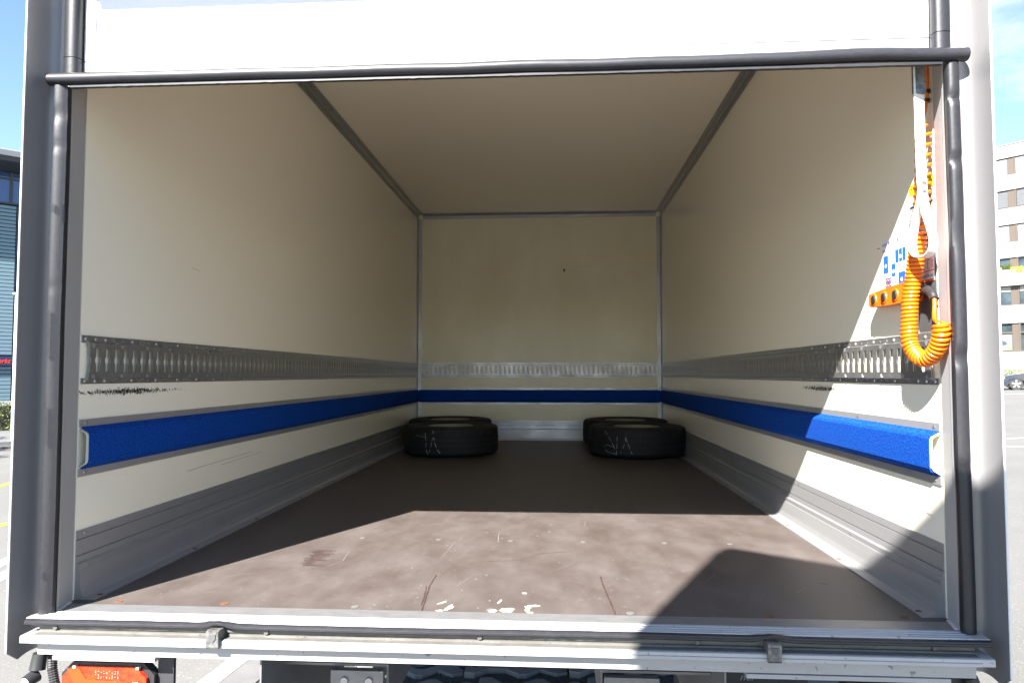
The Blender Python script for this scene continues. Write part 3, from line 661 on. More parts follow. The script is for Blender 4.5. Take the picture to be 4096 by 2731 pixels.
# brackets and chassis beneath
for sg in (-1, 1):
    b = G(); b.box(*sorted((sg*.606, sg*.6105)), -.135, .75, -.42, -.101)
    b = b.make('lift_bracket', chassism, T)
    G().box(*sorted((sg*.30, sg*.605)), .02, .75, -.175, -.168).make('bracket_flange', chassism, b)
    G().box(*sorted((sg*.30, sg*.306)), .02, .75, -.30, -.1755).make('bracket_web', chassism, b)
    for i in range(3): G().cyl((sg*(.37+.09*i), .12, -.1685), (0, 0, 1), .016, .008, 8, .012).make('bolt_head', rustm, b)
    G().box(*sorted((sg*.31, sg*.46)), -.005, .018, -.30, -.178).make('mounting_plate', platem, b)
    for i in range(2): G().cyl((sg*(.35+.07*i), -.0055, -.205), (0, -1, 0), .012, .006, 12, .01).make('bolt_head', alu, b)
    G().box(*sorted((sg*.40, sg*.47)), .5, LEN, -.40, -.18).make('chassis_beam', darksteel, T)
    if sg > 0:
        mf = G().box(.66, 1.20, .995, 1.01, -.86, -.32).make('mudflap', blk, T)
        text('lettering', 'ner', mat('grey print', (.20, .20, .205), .6), .040, mf, Matrix.Translation((.925, .994, -.592)) @ Matrix.Rotation(PI/2, 4, 'X'), shear=.35, sx=1.15)
    wv = G(); wh = None
    for xo in (.80, 1.08):
        wh = G().cyl((sg*xo-.12, 3.05, gz(sg*xo)+.395), (1, 0, 0), .39, .24, 28).make('road_wheel', tyrem, T)
        G().cyl((sg*xo-.125, 3.05, gz(sg*xo)+.395), (1, 0, 0), .20, .25, 18).make('wheel_rim', chassism, wh)
G().tube([(-1.0, 3.05, -.72), (1.0, 3.05, -.72)], .07, 10).make('rear_axle', darksteel, T)
for i in range(6): G().box(-1.2, 1.2, .35+i*.85, .41+i*.85, -.12, -.031).make('cross_member', darksteel, T)
G().box(-1.2, 1.2, 3.6, 3.62, -1.0, -.2).make('splash_guard', darksteel, T)
hose([(.39, .2, -.12), (.36, .1, -.2), (.30, 0, -.32)], .02, 'corrugated_hose', blk, .012)

# ================================================================== THINGS IN THE TRUCK
def tyre(cx, cy, label, strokes, ang=0):
    t = thing('truck_tyre', label, 'tyre', (cx, cy, 0), ang, 'truck tyres lying on the load floor')
    Rr, hgt = .394, .246
    prof = [(.232, .012), (.228, .030), (.250, .018), (.285, .006), (.33, .003), (.365, .012), (.384, .026), (.3915, .042)]
    zc = [.042, .0775, .0835, .1155, .1215, .1535, .1595, .204]
    prof += [(.393, .0775), (.384, .0785), (.384, .0825), (.394, .0835), (.394, .1205), (.385, .1215), (.385, .1255), (.394, .1265), (.393, .1635), (.384, .1645), (.384, .1685), (.392, .1695),
             (.391, .210), (.385, .226), (.370, .237), (.335, .244), (.285, .240), (.25, .228), (.225, .224), (.19, .233), (.185, .230), (.184, .20), (.30, .16), (.31, .123), (.30, .08), (.222, .045), (.224, .012)]
    n = 72; k = len(prof); V = []; F = []
    for i in range(n):
        a = 2*PI*i/n
        for r, z in prof:
            s = 1
            if r > .375 and z > .17 and i % 2: r -= .0035        # shoulder blocks
            V.append((r*math.cos(a), r*math.sin(a), z))
    for i in range(n):
        for j in range(k): F.append((i*k+j, ((i+1) % n)*k+j, ((i+1) % n)*k+(j+1) % k, i*k+(j+1) % k))
    obj('tread', V, F, tyrem, t, smooth=False)
    rim = G(); n = 48; V = []; F = []
    rp_ = [(.186, .232), (.181, .230), (.176, .215), (.171, .200), (.14, .197), (.07, .196)]; k = len(rp_)
    for i in range(n):
        a = 2*PI*i/n; V += [(r*math.cos(a), r*math.sin(a), z) for r, z in rp_]
    for i in range(n):
        for j in range(k-1): F.append((i*k+j, ((i+1) % n)*k+j, ((i+1) % n)*k+j+1, i*k+j+1))
    obj('rim', V, F, rimm, t, smooth=True)
    G().cyl((0, 0, .05), (0, 0, 1), .07, .14, 20).make('hub', dkplate, t)
    random.seed(int(cx*100))
    for st in strokes:
        V = []; P = []
        for i in range(len(st)-1):
            a, b = Vector(st[i]), Vector(st[i+1])
            for q in range(5): P.append(a.lerp(b, q/5))
        P.append(Vector(st[-1]))
        for p in P:
            l = p-Vector((cx, cy, 0)); l2 = l.xy.normalized()*.3958; wv = random.uniform(.0012, .0027)
            tang = Vector((-l2.y, l2.x)).normalized()
            V += [(l2.x-tang.x*wv, l2.y-tang.y*wv, l.z-wv*.5), (l2.x+tang.x*wv, l2.y+tang.y*wv, l.z+wv*.5)]
        obj('chalk_mark', V, [(2*i, 2*i+1, 2*i+3, 2*i+2) for i in range(len(P)-1)], chalk, t)
    return t
SL = [[(-.933, 3.551, .173), (-.844, 3.502, .162)], [(-.85, 3.505, .196), (-.844, 3.502, .14)], [(-.843, 3.502, .125), (-.844, 3.502, .084)], [(-.84, 3.501, .069), (-.829, 3.497, .032)],
      [(-.784, 3.484, .217), (-.786, 3.484, .192)], [(-.781, 3.483, .167), (-.796, 3.487, .136)], [(-.781, 3.483, .167), (-.772, 3.482, .136)], [(-.796, 3.487, .123), (-.805, 3.489, .086)],
      [(-.772, 3.482, .124), (-.756, 3.479, .084)], [(-.81, 3.491, .07), (-.818, 3.493, .045)], [(-.751, 3.478, .072), (-.726, 3.476, .038)]]
SR = [[(.56, 3.588, .215), (.579, 3.57, .188)], [(.587, 3.564, .173), (.607, 3.548, .135)], [(.613, 3.544, .123), (.633, 3.531, .081)], [(.65, 3.522, .174), (.65, 3.522, .14)],
      [(.649, 3.522, .125), (.646, 3.523, .082)], [(.645, 3.524, .07), (.643, 3.526, .032)], [(.624, 3.537, .093), (.572, 3.576, .107), (.56, 3.587, .093), (.559, 3.589, .084)],
      [(.561, 3.586, .069), (.58, 3.569, .052), (.639, 3.528, .041)], [(.712, 3.495, .174), (.725, 3.491, .135)], [(.712, 3.495, .174), (.71, 3.496, .143)], [(.704, 3.498, .122), (.69, 3.503, .084)],
      [(.73, 3.489, .123), (.745, 3.486, .083)], [(.683, 3.506, .066), (.674, 3.51, .047)], [(.751, 3.484, .068), (.761, 3.482, .041)]]
tyre(-.70, 3.87, 'black truck tyre lying flat at the left wall with two chalked letters, the nearer one', SL)
tyre(-.825, 4.663, 'black truck tyre without chalk in the rear left corner behind another tyre', [])
tyre(.836, 3.87, 'black truck tyre lying flat at the right wall with looping chalk letters', SR)
tyre(.822, 4.663, 'black truck tyre in the rear right corner, half hidden behind the chalked one', [])
# a curled chip of plastic on the floor by the front wall
o = G().prism(outline([(-.06, 0), (-.03, .012), (.02, .014), (.06, .004)], .006), [lambda a, b, y=y: (-.03+a, y, b+.001) for y in (4.72, 4.76)]).make('packing_scrap', blk)
tag(o, 'small dark curled scrap lying on the floor between the tyres', 'scrap')

# pull strap
st = thing('pull_strap', 'white webbing pull strap with a loop hanging at the right post', 'strap', (1.152, -.08, 1.10))
def strap_mesh(pts, wd, th=.0018):
    P = [Vector(p) for p in pts]
    Q = []
    for i in range(len(P)-1):                                  # Catmull-Rom
        p0, p1, p2, p3 = P[max(i-1, 0)], P[i], P[i+1], P[min(i+2, len(P)-1)]
        for s in range(6):
            t = s/6; Q.append(.5*((2*p1)+(-p0+p2)*t+(2*p0-5*p1+4*p2-p3)*t*t+(-p0+3*p1-3*p2+p3)*t**3))
    Q.append(P[-1]); V = []
    for i, q in enumerate(Q):
        t = (Q[min(i+1, len(Q)-1)]-Q[max(i-1, 0)]).normalized(); wv = wd[0].lerp(wd[1], i/(len(Q)-1)); wv = (wv-t*wv.dot(t)).normalized(); nn = t.cross(wv)
        for a, b in ((-1, -1), (1, -1), (1, 1), (-1, 1)): V.append(q+wv*.0165*a+nn*th/2*b-Vector((1.152, -.08, 1.10)))
    n = len(Q); return V, [(i*4+j, i*4+(j+1) % 4, i*4+4+(j+1) % 4, i*4+4+j) for i in range(n-1) for j in range(4)]+[(0, 1, 2, 3), (4*n-4, 4*n-3, 4*n-2, 4*n-1)]
def sp_(p): return (p[0]+.011, p[1]+.024, p[2]+.0125*(p[2]-.657))
wx = Vector((.94, .3, 0))
V, F = strap_mesh([sp_(q) for q in [(1.152, -.086, 1.495), (1.152, -.086, 1.379), (1.152, -.086, 1.256), (1.154, -.086, 1.148), (1.160, -.090, 1.086), (1.172, -.094, 1.030), (1.177, -.090, 1.0), (1.172, -.080, .977), (1.160, -.062, .970),
                     (1.150, -.045, .981), (1.148, -.040, 1.013), (1.149, -.058, 1.072), (1.152, -.078, 1.12), (1.153, -.0825, 1.15), (1.153, -.0828, 1.185)]], (wx, Vector((.80, .55, 0))))
obj('webbing', V, F, strapm, st, smooth=True)
for z in (1.172, 1.149): G().cyl((1.168-1.152, -.0650+.08, z+.006-1.10), (.2, -1, 0), .0078, .0026, 14, .005).make('rivet', alu, st, smooth=True)
G().box(-.006, .0275, .0135, .0205, .315, .41).make('strap_clamp', hookm, st)

# lift controller with its coiled cable
ct = thing('lift_controller', 'orange push-button lift controller with coiled orange cable on the right wall', 'controller', (1.229, .2, .87))
o0 = Vector((1.229, .2, .87))
def loc(*p): return Vector(p)-o0
def cmake(g, name, m, smooth=False, parent=ct): g.V = [tuple(Vector(v)-o0) for v in g.V]; return g.make(name, m, parent, smooth)
hz = [(.330, .872), (.334, .877), (.334, .908), (.330, .914), (.20, .922), (.075, .926), (.070, .921), (.070, .870), (.075, .865), (.20, .866)]
hb = cmake(G().prism(hz, [lambda a, b, x=x, s=s: (x, .2+(a-.2)*s, .893+(b-.893)*s) for x, s in ((1.2295, .97), (1.200, 1), (1.190, .985), (1.186, .95))]), 'housing', orangeb)
for y in (.288, .220, .148, .095)[:3]:
    cmake(G().cyl((1.1865, y, .893), (-1, 0, 0), .0195, .0030, 22, .0180), 'button_collar', orangeb, True)
    cmake(G().cyl((1.1838, y, .893), (-1, 0, 0), .0150, .0035, 22, .012), 'button', blk, True)
G_ = G()
el = [(1.205, .072, .886), (1.208, .052, .893), (1.211, .032, .895), (1.212, .012, .890), (1.212, -.008, .876), (1.210, -.020, .857)]
P = [Vector(p) for p in el]; Q = []; rr = []
for i in range(len(P)-1):
    for t in range(4): Q.append(P[i].lerp(P[i+1], t/4)); rr.append(.0150-.0030*len(Q)/24-(.0020 if len(Q) % 2 else 0))
cmake(G().tube(Q, rr, 14), 'cable_gland', blk, True)
cmake(G().tube([(1.2105, -.019, .862), (1.208, -.024, .845), (1.203, -.031, .822), (1.198, -.040, .808), (1.193, -.054, .801), (1.1895, -.070, .7975)], .0056, 10), 'cable', orange, True)
cmake(G().tube([(1.205, .004, 1.362), (1.213, .006, 1.394), (1.219, .006, 1.436), (1.221, .006, 1.472), (1.221, .006, 1.52)], .0047, 10), 'cable', orange, True)
for z in (1.418, 1.444): cmake(G().cyl((1.2175 if z < 1.43 else 1.2195, .006, z), (0.1, 0, 1), .0085, .009, 12), 'cable_tie', blk, True)
# helix
cp = [(1.205, .004, 1.355), (1.2035, .004, 1.245), (1.200, .008, 1.155), (1.195, .012, 1.072), (1.188, .020, 1.004), (1.182, .030, .935), (1.176, .040, .866), (1.171, .040, .795), (1.169, .035, .746), (1.174, .020, .716),
      (1.180, -.010, .699), (1.187, -.040, .705), (1.190, -.068, .728), (1.190, -.087, .760), (1.189, -.092, .792)]
P = [Vector(p) for p in cp]; Q = []
for i in range(len(P)-1):
    p0, p1, p2, p3 = P[max(i-1, 0)], P[i], P[i+1], P[min(i+2, len(P)-1)]
    for s in range(12):
        t = s/12; Q.append(.5*((2*p1)+(-p0+p2)*t+(2*p0-5*p1+4*p2-p3)*t*t+(-p0+3*p1-3*p2+p3)*t**3))
Q.append(P[-1])
cum = [0]
for i in range(1, len(Q)): cum.append(cum[-1]+(Q[i]-Q[i-1]).length)
def at(s):
    for i in range(1, len(Q)):
        if cum[i] >= s: k = (s-cum[i-1])/max(1e-9, cum[i]-cum[i-1]); return Q[i-1].lerp(Q[i], k), (Q[min(i+1, len(Q)-1)]-Q[max(i-2, 0)]).normalized()
    return Q[-1], (Q[-1]-Q[-2]).normalized()
hel = []; s = 0; ph = 0; u = Vector((1, 0, 0)); L_ = cum[-1]
while s < L_-.001:
    p, t = at(s); u = (u-t*u.dot(t)).normalized(); v = t.cross(u)
    rad = .0172*min(1, .35+s/.02, .45+(L_-s)/.012)
    hel.append(p+(u*math.cos(ph)+v*math.sin(ph))*rad)
    pitch = .0285 if s < .10 else (.0285-(s-.10)/.26*.0172 if s < .36 else .0113)
    dph = 2*PI/18; ph += dph; s += pitch/18
cmake(G().tube(hel, .0055, 8), 'coiled_cable', orange, True)

# dark plate and labels on the right wall
pl = thing('cover_plate', 'dark steel cover plate screwed to the right wall behind the cable', 'plate', (1.2285, .05, .78))
G().box(-.0015, .001, -.0485, .048, 0, .275).make('plate', dkplate, pl)
for y, z in ((-.036, .105), (.038, .262), (-.036, .262)): link('screw', rivm, pl, loc=(-.0016, y, z), rot=ROT['R'])
RW = Matrix(((0, 0, -1, 0), (-1, 0, 0, 0), (0, 1, 0, 0), (0, 0, 0, 1)))     # text x -> -y, y -> z, normal -> -x
class Lab:
    def __init__(s, name, label, cat, y0, z0, w_, h_, m, X):
        s.t = thing(name, label, cat, (X, y0, z0)); s.k = 0
        s.r('sheet', 0, 0, w_, h_, m, 0, .0006)
    def r(s, nm, a, b, c, d, m, lay=1, th=.0003):
        x0 = -.0006-.0004*(lay-1) if lay else 0
        return G().box(x0-th, x0, -c, -a, b, d).make(nm, m, s.t)
    def poly(s, nm, P, m, lay=1):
        x0 = -.0006-.0004*(lay-1); return G().prism(P, [lambda a, b, x=x: (x, -a, b) for x in (x0, x0-.0003)]).make(nm, m, s.t)
    def disc(s, nm, a, b, r, m, lay=2):
        return s.poly(nm, [(a+r*math.cos(2*PI*i/16), b+r*math.sin(2*PI*i/16)) for i in range(16)], m, lay)
    def txt(s, body, a, b, size, m, shear=0, lay=1, sx=1):
        return text('lettering', body, m, size, s.t, Matrix.Translation((-.0007-.0004*(lay-1), -a, b)) @ RW, shear, .0001, sx=sx)
A = Lab('load_notice', 'white load securing notice with blue pictograms on the right wall', 'sign', .325, .925, .158, .157, whl, 1.2295)
A.txt('HESS', .004, .140, .013, dbl, .3, sx=1.15); A.txt('lüscher', .058, .142, .013, dbl, .2); A.txt('LAUBER', .118, .142, .010, dbl)
A.r('print_bar', .048, .140, .056, .150, dbl); A.r('print_bar', .106, .141, .112, .152, dbl); A.r('print_bar', .066, .1385, .1, .140, dbl)
A.txt('Ladungssicherung', .006, .121, .0155, bkp, sx=.85)
for a, b, c, d, dot in ((.012, .052, .044, .108, 1), (.066, .036, .090, .076, 1), (.092, .076, .112, .116, 0), (.115, .076, .134, .116, 1), (.137, .076, .156, .116, 0), (.108, .006, .150, .044, 1)):
    A.r('blue_field', a, b, c, d, blu)
    if dot: A.disc('white_disc', (a+c)/2, (b+d)/2-.004, .006, whl)
A.r('blue_field', .026, .006, .060, .036, blu)
for P in ([(.022, .004), (.025, .002), (.066, .038), (.063, .040)], [(.022, .038), (.025, .040), (.066, .004), (.063, .002)]): A.poly('red_cross', P, rdp, 3)
for z in (.012, .028): A.r('yellow_stripe', .016, z, .070, z+.0025, yel, 2)
A.r('print_rule', .088, .05, .0886, .118, bkp); A.r('print_rule', .09, .05, .156, .0504, bkp)
A.r('red_caption', .108, .060, .14, .0615, rdp); A.r('red_caption', .022, .046, .036, .0475, rdp)
B = Lab('load_label', 'yellow warning label reading MAX above the grey label', 'label', .140, 1.183, .134, .031, yel, 1.2295)
B.txt('MAX', .008, .006, .026, bkp, sx=1.1); B.txt('1000 kg', .075, .006, .02, bkp, sx=.8) if False else None
B.r('rule', .004, .0275, .130, .0282, bkp)
D = Lab('load_label', 'grey load chart label with warning triangle below the yellow label', 'label', .149, 1.088, .143, .088, gryl, 1.2295)
D.txt('MAX', .036, .066, .018, bkp, sx=.9)
D.r('chart_bar', .014, .056, .050, .062, bkp); D.r('chart_line', .014, .038, .10, .0388, bkp); D.r('chart_bar', .10, .052, .138, .058, bkp)
D.poly('triangle', [(.008, .020), (.024, .020), (.016, .034)], bkp); D.poly('triangle', [(.011, .0215), (.021, .0215), (.016, .0305)], gryl, 2)
D.disc('symbol', .015, .010, .0065, bkp); D.poly('chart_wedge', [(.016, .034), (.07, .048), (.07, .0465)], bkp)
D.txt('4', .034, .022, .016, bkp)
E_ = Lab('lift_instructions', 'white lift instruction board with orange rules on the dark plate', 'sign', .0955, .918, .090, .115, whl, 1.2262)
E_.txt('DHOLLANDIA.com', .001, .012, .0135, bkp, sx=.72)
for z in (.0, .028, .072): E_.r('orange_rule', 0, z, .090, z+.003 if z else .006, orp)
for a, b in ((.03, .036), (.055, .036), (.018, .08), (.045, .08), (.066, .08)):
    E_.r('diagram_line', a, b, a+.001, b+.025, bkp); E_.r('diagram_line', a, b+.024, a+.014, b+.025, bkp); E_.r('diagram_line', a, b, a+.010, b+.001, bkp)
E_.r('red_mark', .026, .08, .0275, .096, rdp)
for P in ([(.074, .036), (.076, .036), (.086, .06), (.084, .06)], [(.084, .036), (.086, .036), (.076, .06), (.074, .06)]): E_.poly('red_cross', P, rdp, 2)

# ================================================================== LEFT: THE SHOP
sp = Vector((-23.85, 27.56)); rz = math.atan2(fd.y, fd.x)
SB = thing('shop_building', 'shop building clad in pale teal metal slats under a dark roof', 'building', (sp.x, sp.y, gz(sp.x)), rz)
b0 = -gz(sp.x)                           # add to world heights
U0, U1 = -14, 24
G().box(U0, U1, .12, 14, 0, 8.9+b0).make('wall', navy, SB)
G().box(U0, U1, -.04, .12, 0, -.50+b0).make('plinth', facw, SB)
sm = G().prism([(0, 0), (-.05, .012), (-.055, .135), (-.01, .158), (0, .158)], [lambda a, b, u=u: (u, a, b) for u in (U0, .03)]).me('slat', slatm)
sm2 = G().prism([(0, 0), (-.05, .012), (-.055, .135), (-.01, .158), (0, .158)], [lambda a, b, u=u: (u, a, b) for u in (.15, U1)]).me('slat', slatm)
z = -.48+b0
while z < 8.0+b0:
    if not (1.0+b0 < z < 1.38+b0):
        link('slat', sm, SB, loc=(0, .08, z)); link('slat', sm2, SB, loc=(0, .08, z))
    z += .166
# sign
sn = G().box(-5, 8, -.16, -.02, 1.04+b0, 1.44+b0).make('sign_board', navy, SB)
text('lettering', 'Markt', redp, .28, sn, Matrix.Translation((-.66, -.165, 1.15+b0)) @ Matrix.Rotation(PI/2, 4, 'X'), shear=.3, extrude=.01, sx=.92)
# window band
wb0, wb1 = 8.26+b0, 9.60+b0
G().box(U0, U1, -.07, .10, 8.18+b0, 8.26+b0).make('window_sill', framed, SB)
u = -6.0
while u < 8:
    f_ = G().box(u+.86, u+.98, -.06, .06, wb0, wb1).box(u, u+.86, -.05, .05, wb0+1.02, wb0+1.09).make('window', framed, SB)
    G().box(u, u+.86, .01, .03, wb0, wb1).make('pane', glassb, f_)
    u += .98
rf = G().prism([(-1.55, 9.98+b0), (-1.6, 10.16+b0), (15, 10.9+b0), (15, 10.2+b0), (.1, 9.62+b0), (-1.5, 9.75+b0)], [lambda a, b, u=u: (u, a, b) for u in (U0-.5, U1+.5)]).make('roof', framed, SB)
G().prism([(-1.62, 9.95+b0), (-1.68, 10.17+b0), (-1.5, 10.25+b0), (-1.5, 9.95+b0)], [lambda a, b, u=u: (u, a, b) for u in (U0-.5, U1+.5)]).make('gutter', roofm, rf)
G().tube([(.09, .04, 6.0+b0), (.09, .04, 8.18+b0)], .035, 8).make('downpipe', navy, SB)
# white post before the shop
wp = thing('white_post', 'slim white metal post with capped top in front of the shop', 'post', (-17.87, 20.44, gz(-17.9)), rz)
G().tube([(0, 0, 0), (0, 0, 4.2), (0, 0, 5.0)], .085, 12).make('pole', whitef, wp, smooth=True)
G().cyl((0, 0, 5.0), (0, 0, 1), .15, .06, 14).make('cap', whitef, wp)
G().tube([(.05, 0, 4.85), (.55, 0, 4.93)], .04, 8).make('side_arm', whitef, wp)
# hedge
hp = fp(0, 0)
hg = thing('hedge', 'trimmed green hedge in front of the teal shop wall', 'hedge', (sp.x+fn.x*3.1, sp.y+fn.y*3.1, gz(sp.x+fn.x*3.1)), rz)
g = G(); random.seed(2); V = []; F = []
for i in range(9000):
    x = random.uniform(-7, 5); s = random.uniform(.02, .05)
    f_ = random.random(); top = 1.28+.07*noise.noise(Vector((x*1.5, 0, 0)))
    if f_ < .7: y = -.42+random.gauss(0, .06); z = random.uniform(.02, top)
    else: y = random.uniform(-.45, .45); z = top+random.gauss(0, .04)
    a, b, c = random.random()*6, random.random()*6, random.random()*6
    e = Matrix.Rotation(a, 3, 'X') @ Matrix.Rotation(b, 3, 'Z') @ Matrix.Rotation(c, 3, 'Y')
    n = len(V); V += [Vector((x, y, z))+e @ Vector(q) for q in ((-s, 0, 0), (0, -s*.5, 0), (s, 0, 0), (0, s*.5, 0))]; F.append((n, n+1, n+2, n+3))
o = obj('foliage', V, F, hedgem, hg, kind='stuff')
G().box(-7, 5, -.36, .40, .0, 1.18).make('stems', hedged, hg)
# out of frame: tree that shades the pavement
def tree(x, y, h, label, seed):
    t = thing('street_tree', label, 'tree', (x, y, gz(x))); random.seed(seed)
    G().tube([(0, 0, 0), (.05, .03, h*.3), (.02, .1, h*.7)], [.2, .15, .07], 10).make('trunk', barkm, t, smooth=True)
    V = []; F = []
    cl = [(random.gauss(0, h*.16), random.gauss(0, h*.16), h*random.uniform(.42, .98), random.uniform(.5, 1.1)) for _ in range(34)]
    for cx, cy, cz, cr in cl:
        for i in range(260):
            p = Vector((random.gauss(0, 1), random.gauss(0, 1), random.gauss(0, 1))).normalized()*cr*random.uniform(.5, 1)+Vector((cx, cy, cz)); s = random.uniform(.05, .12)
            e = Matrix.Rotation(random.random()*6, 3, 'X') @ Matrix.Rotation(random.random()*6, 3, 'Z')
            n = len(V); V += [p+e @ Vector(q) for q in ((-s, 0, 0), (0, -s*.6, 0), (s, 0, 0), (0, s*.6, 0))]; F.append((n, n+1, n+2, n+3))
    g = G()
    for cx, cy, cz, cr in cl[:14]: g.tube([(.03, .05, h*.3), (cx*.5, cy*.5, cz*.7), (cx, cy, cz)], [.07, .04, .015], 6)
    g.make('limbs', barkm, t); obj('crown', V, F, leafm, t, kind='stuff')
tree(-20.5, 7.0, 8.5, 'leafy street tree at the roadside, the nearer of two', 4)
tree(-23.5, 10.5, 8.5, 'leafy street tree at the roadside, the farther of two', 5)

# ================================================================== RIGHT: OFFICE BLOCK
od = Vector((.66, -.75)).normalized()
DB = 62/ math.cos(math.atan((4040-2048)/2810.2)); an = math.atan((4040-2048)/2810.2)-YAW
P0 = Vector((.18+DB*math.sin(an), -2+DB*math.cos(an)))
OB = thing('office_block', 'pale office block with brown window bands and roller blinds', 'building', (P0.x, P0.y, gz(P0.x)), math.atan2(od.y, od.x))
o1 = -gz(P0.x)
U0, U1 = -1.62, 24
G().box(U0, U1, .35, 12, 0, 20.7+o1).make('wall', facw, OB)
flo = [(18.35, 19.9), (15.4, 17.0), (12.35, 13.9), (9.9, 10.95), (6.75, 8.45), (2.65, 5.15)]
prev = 21.05
bands = []
for lo_, hi_ in flo: bands.append((hi_+.02, prev)); prev = lo_
bands.append((0-o1, prev))
for i, (a, b) in enumerate(bands):
    u = U0
    while u < U1-.1:
        wd = 2.1 if u > U0 else 2.35
        G().box(u+.012, min(u+wd, U1)-.012, -.02 if i != 4 else -.3, .345, a+o1, b+o1-.02).make('facade_panel', facw, OB); u += wd
G().box(U0-.04, U1, -.08, .34, 21.05+o1, 21.13+o1).make('roof_edge', roofm, OB)
G().box(U0, U0+.10, -.02, .34, 0, 21+o1).make('corner_pier', facw, OB)
bm_ = [blind, bgrey, blind, None, None, None]
for i, (lo_, hi_) in enumerate(flo):
    u = -1.45; k = 0
    while u < U1-2.3:
        pw = 1.66
        fr_ = G().box(u-.12, u, .06, .30, lo_+o1, hi_+o1).box(u, u+pw, .08, .30, lo_+o1, lo_+.08+o1).box(u, u+pw, .10, .30, hi_-.07+o1, hi_+o1).make('window', brown, OB)
        G().box(u+pw, u+pw+.52, .10, .30, lo_+o1, hi_+o1).make('brown_panel', brown, fr_)
        if bm_[i] is not None and not (k > 0 and i == 1 and k % 2 == 0):
            if bm_[i] is bgrey:
                sm3 = G()
                q = lo_+.12
                while q < hi_-.1: sm3.box(u+.02, u+pw-.02, .13, .16, q+o1, q+.035+o1); q += .055
                sm3.make('slatted_blind', bgrey, fr_, kind='stuff'); G().box(u, u+pw, .2, .22, lo_+.08+o1, hi_+o1).make('pane', glassd, fr_)
            else: G().box(u+.02, u+pw-.02, .13, .15, lo_+.10+o1, hi_-.02+o1).make('roller_blind', bm_[i], fr_)
        else:
            G().box(u, u+pw, .2, .22, lo_+.08+o1, hi_+o1).make('pane', glassd, fr_)
            if i == 4: G().box(u+.02, u+pw-.02, .12, .14, hi_-.48+o1, hi_-.07+o1).make('roller_blind', blind, fr_)
            if i == 5:
                G().box(u, u+pw, .06, .24, lo_+1.62+o1, lo_+1.75+o1).make('transom', brown, fr_)
                if k == 0:
                    ps = G().box(u+.04, u+pw-.04, .15, .17, lo_+.12+o1, lo_+1.58+o1).make('poster', mat('poster print', (.15, .17, .21), .4, c2=(.13, .15, .07), scale=1.3, amt=.9), fr_)
                    for q in range(12):
                        a = random.uniform(0, 6); r = random.uniform(.05, .26)
                        G().cyl((u+.85+r*1.6*math.cos(a), .148-q*.0005, lo_+.85+r*math.sin(a)+o1), (0, -1, 0), random.uniform(.06, .15), .001, 7).make('poster_figure', mat('poster ink', (.04, .05, .07), .5) if q == 0 else bpy.data.materials['poster ink'], ps)
        if i == 4 and k == 0: G().cyl((u+.62, .19, 7.65+o1), (0, -1, 0), .10, .02, 12).make('red_sign', redp, fr_)
        u += pw+.52+.12; k += 1
# balcony plants and yellow box
for q, (u, w1, m) in enumerate(((-1.3, .95, facw), (.35, .9, yel))):
    G().box(u, u+w1, -.30, -.02, 9.5+o1, 9.95+o1 + (.15 if q == 0 else .1)).make('planter', m, OB)
V = []; F = []
for i in range(500):
    x = random.uniform(-1.3, .4); z = 10.0+o1+abs(random.gauss(0, .15)); s = random.uniform(.02, .06); n = len(V); a = random.random()*3
    V += [(x-s*math.cos(a), -.15, z-s*math.sin(a)), (x+s, -.1, z), (x+s*.3, -.2, z+s*2)]; F.append((n, n+1, n+2))
obj('balcony_plants', V, F, hedgem, OB, kind='stuff')
# garage front
gd = G().box(.6, 3.6, -.12, -.03, 0, 2.45+o1).make('garage_door', facw, OB)
G().box(.5, .62, -.2, -.021, 0, 2.6+o1).box(.62, 3.7, -.2, -.021, 2.45+o1, 2.6+o1).make('garage_frame', whitef, gd)
for i in range(4): G().box(.64, 3.6, -.135, -.121, .55+i*.5, .57+i*.5).make('door_groove', roofm, gd)
hg2 = thing('hedge', 'low strip of hedge at the foot of the office block', 'hedge', (P0.x-.9, P0.y-1.1, gz(P0.x)), math.atan2(od.y, od.x))
V = []; F = []
for i in range(2500):
    x = random.uniform(-2, 1.4); y = random.uniform(-.4, .4); z = random.uniform(0, .9); s = .07; a = random.random()*6; n = len(V)
    V += [(x, y, z), (x+s*math.cos(a), y+s*math.sin(a), z+.02), (x, y, z+s)]; F.append((n, n+1, n+2))
obj('foliage', V, F, hedgem, hg2, kind='stuff')

# car
ca = math.atan2(-.53, .85)+R(6)
CR = thing('parked_car', 'slate grey estate car parked in front of the white garage door', 'car', (27.25, 41.2, gz(27)), ca)
# local: nose at -x, tail at +x, near side at -y ; nose about at the origin - 0.7
side = [(-.95, .35), (-.98, .52), (-.93, .66), (-.80, .76), (.25, .96), (.55, .99), (3.55, 1.03), (3.72, .92), (3.74, .55), (3.66, .32), (3.25, .22), (3.2, .30), (3.05, .5), (2.85, .62), (2.62, .62), (2.42, .5), (2.28, .30), (2.24, .22),
        (.35, .22), (.31, .30), (.18, .52), (-.02, .64), (-.24, .64), (-.44, .52), (-.58, .30), (-.62, .24)]
bd = G().prism(side, [lambda a, b, y=y, s=s: (1.4+(a-1.4)*s, y, .62+(b-.62)*(1 if b < .6 else s)) for y, s in ((-.90, .97), (-.86, 1), (.86, 1), (.90, .97))]).make('body', carp, CR, smooth=True)
gh = [(.45, .97), (1.25, 1.40), (1.75, 1.45), (2.6, 1.42), (3.3, 1.22), (3.62, 1.02)]
G().prism(gh, [lambda a, b, y=y: (a, y*(1 if b < 1.1 else .78), b) for y in (-.84, .84)]).make('roof', carp, CR, smooth=True)
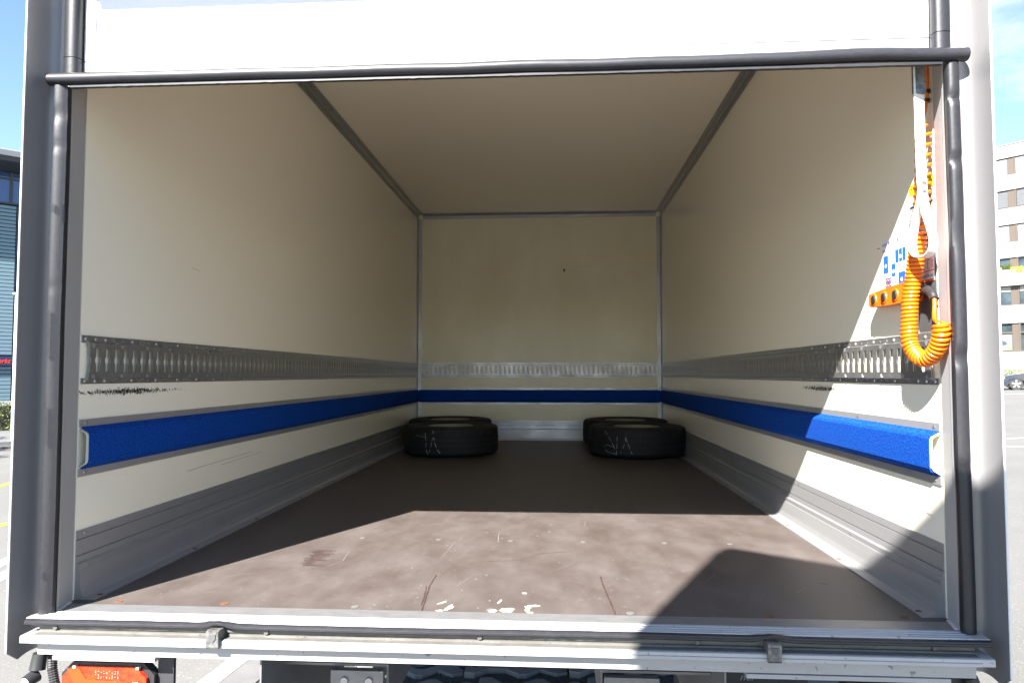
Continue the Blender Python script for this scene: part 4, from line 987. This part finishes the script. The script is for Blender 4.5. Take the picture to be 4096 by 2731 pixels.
for sg in (-1, 1):
    G().prism([(.72, 1.03), (1.32, 1.36), (1.85, 1.39), (1.85, 1.03)], [lambda a, b, y=y: (a, sg*(y if b < 1.1 else y*.80), b) for y in (.838, .846)]).make('side_window', glassd, CR)
    G().prism([(1.92, 1.03), (1.92, 1.39), (2.55, 1.37), (3.1, 1.22), (3.25, 1.05)], [lambda a, b, y=y: (a, sg*(y if b < 1.1 else y*.80), b) for y in (.838, .846)]).make('side_window', glassd, CR)
    G().box(.95, 1.12, *sorted((sg*.86, sg*1.04)), .98, 1.10).make('wing_mirror', carp, CR)
    for x in (-.13, 2.73):
        wh = G().cyl((x, sg*.72, .33), (0, sg, 0), .335, .18, 28).make('wheel', tyc, CR)
        G().cyl((x, sg*.885, .33), (0, sg, 0), .235, .012, 24).make('rim', darksteel, wh)
        for k in range(5):
            a = k*2*PI/5; G().prism([(-.02, .03), (.02, .03), (.045, .225), (-.045, .225)], [lambda p, q, y=y: (x+p*math.cos(a)-q*math.sin(a), sg*y, .33+p*math.sin(a)+q*math.cos(a)) for y in (.898, .912)]).make('spoke', rimc, wh)
    G().box(.66, 2.25, *sorted((sg*.901, sg*.906)), .27, .31).make('side_skirt', rimc, CR)
G().prism([(-.955, .58), (-.93, .66), (-.70, .74), (-.66, .66)], [lambda a, b, y=y: (a, y, b) for y in (-.905, -.60)]).make('headlight', clr, CR)
G().box(-.5, 3.5, -.75, .75, .15, .25).make('underbody', darksteel, CR)

# ================================================================== BEHIND THE CAMERA: unseen board added to shade the sill's right half
zt = 3.3; ax, ay = .82-.463*zt/.967, .767-zt/.967
TM = thing('shade_board', 'tall blank board on two posts, added unseen behind the truck for its shade', 'board', (ax, ay, gz(ax)), math.atan2(-.6, .8))
b1 = -gz(ax)
cr = .05; arc = [(cr-cr*math.cos(t), zt-cr+cr*math.sin(t)) for t in [R(x) for x in (0, 22, 45, 67, 90)]]
Pb = [(0, .0)]+arc+[(1.45, zt), (1.45, 0)]
G().prism([(a, b+b1) for a, b in Pb], [lambda a, b, y=y: (a, y, b) for y in (-.06, .0)]).make('board', whitef, TM)
for x in (.1, 1.35): G().box(x-.05, x+.05, -.055, -.005, -.0, b1).make('post', chassism, TM)
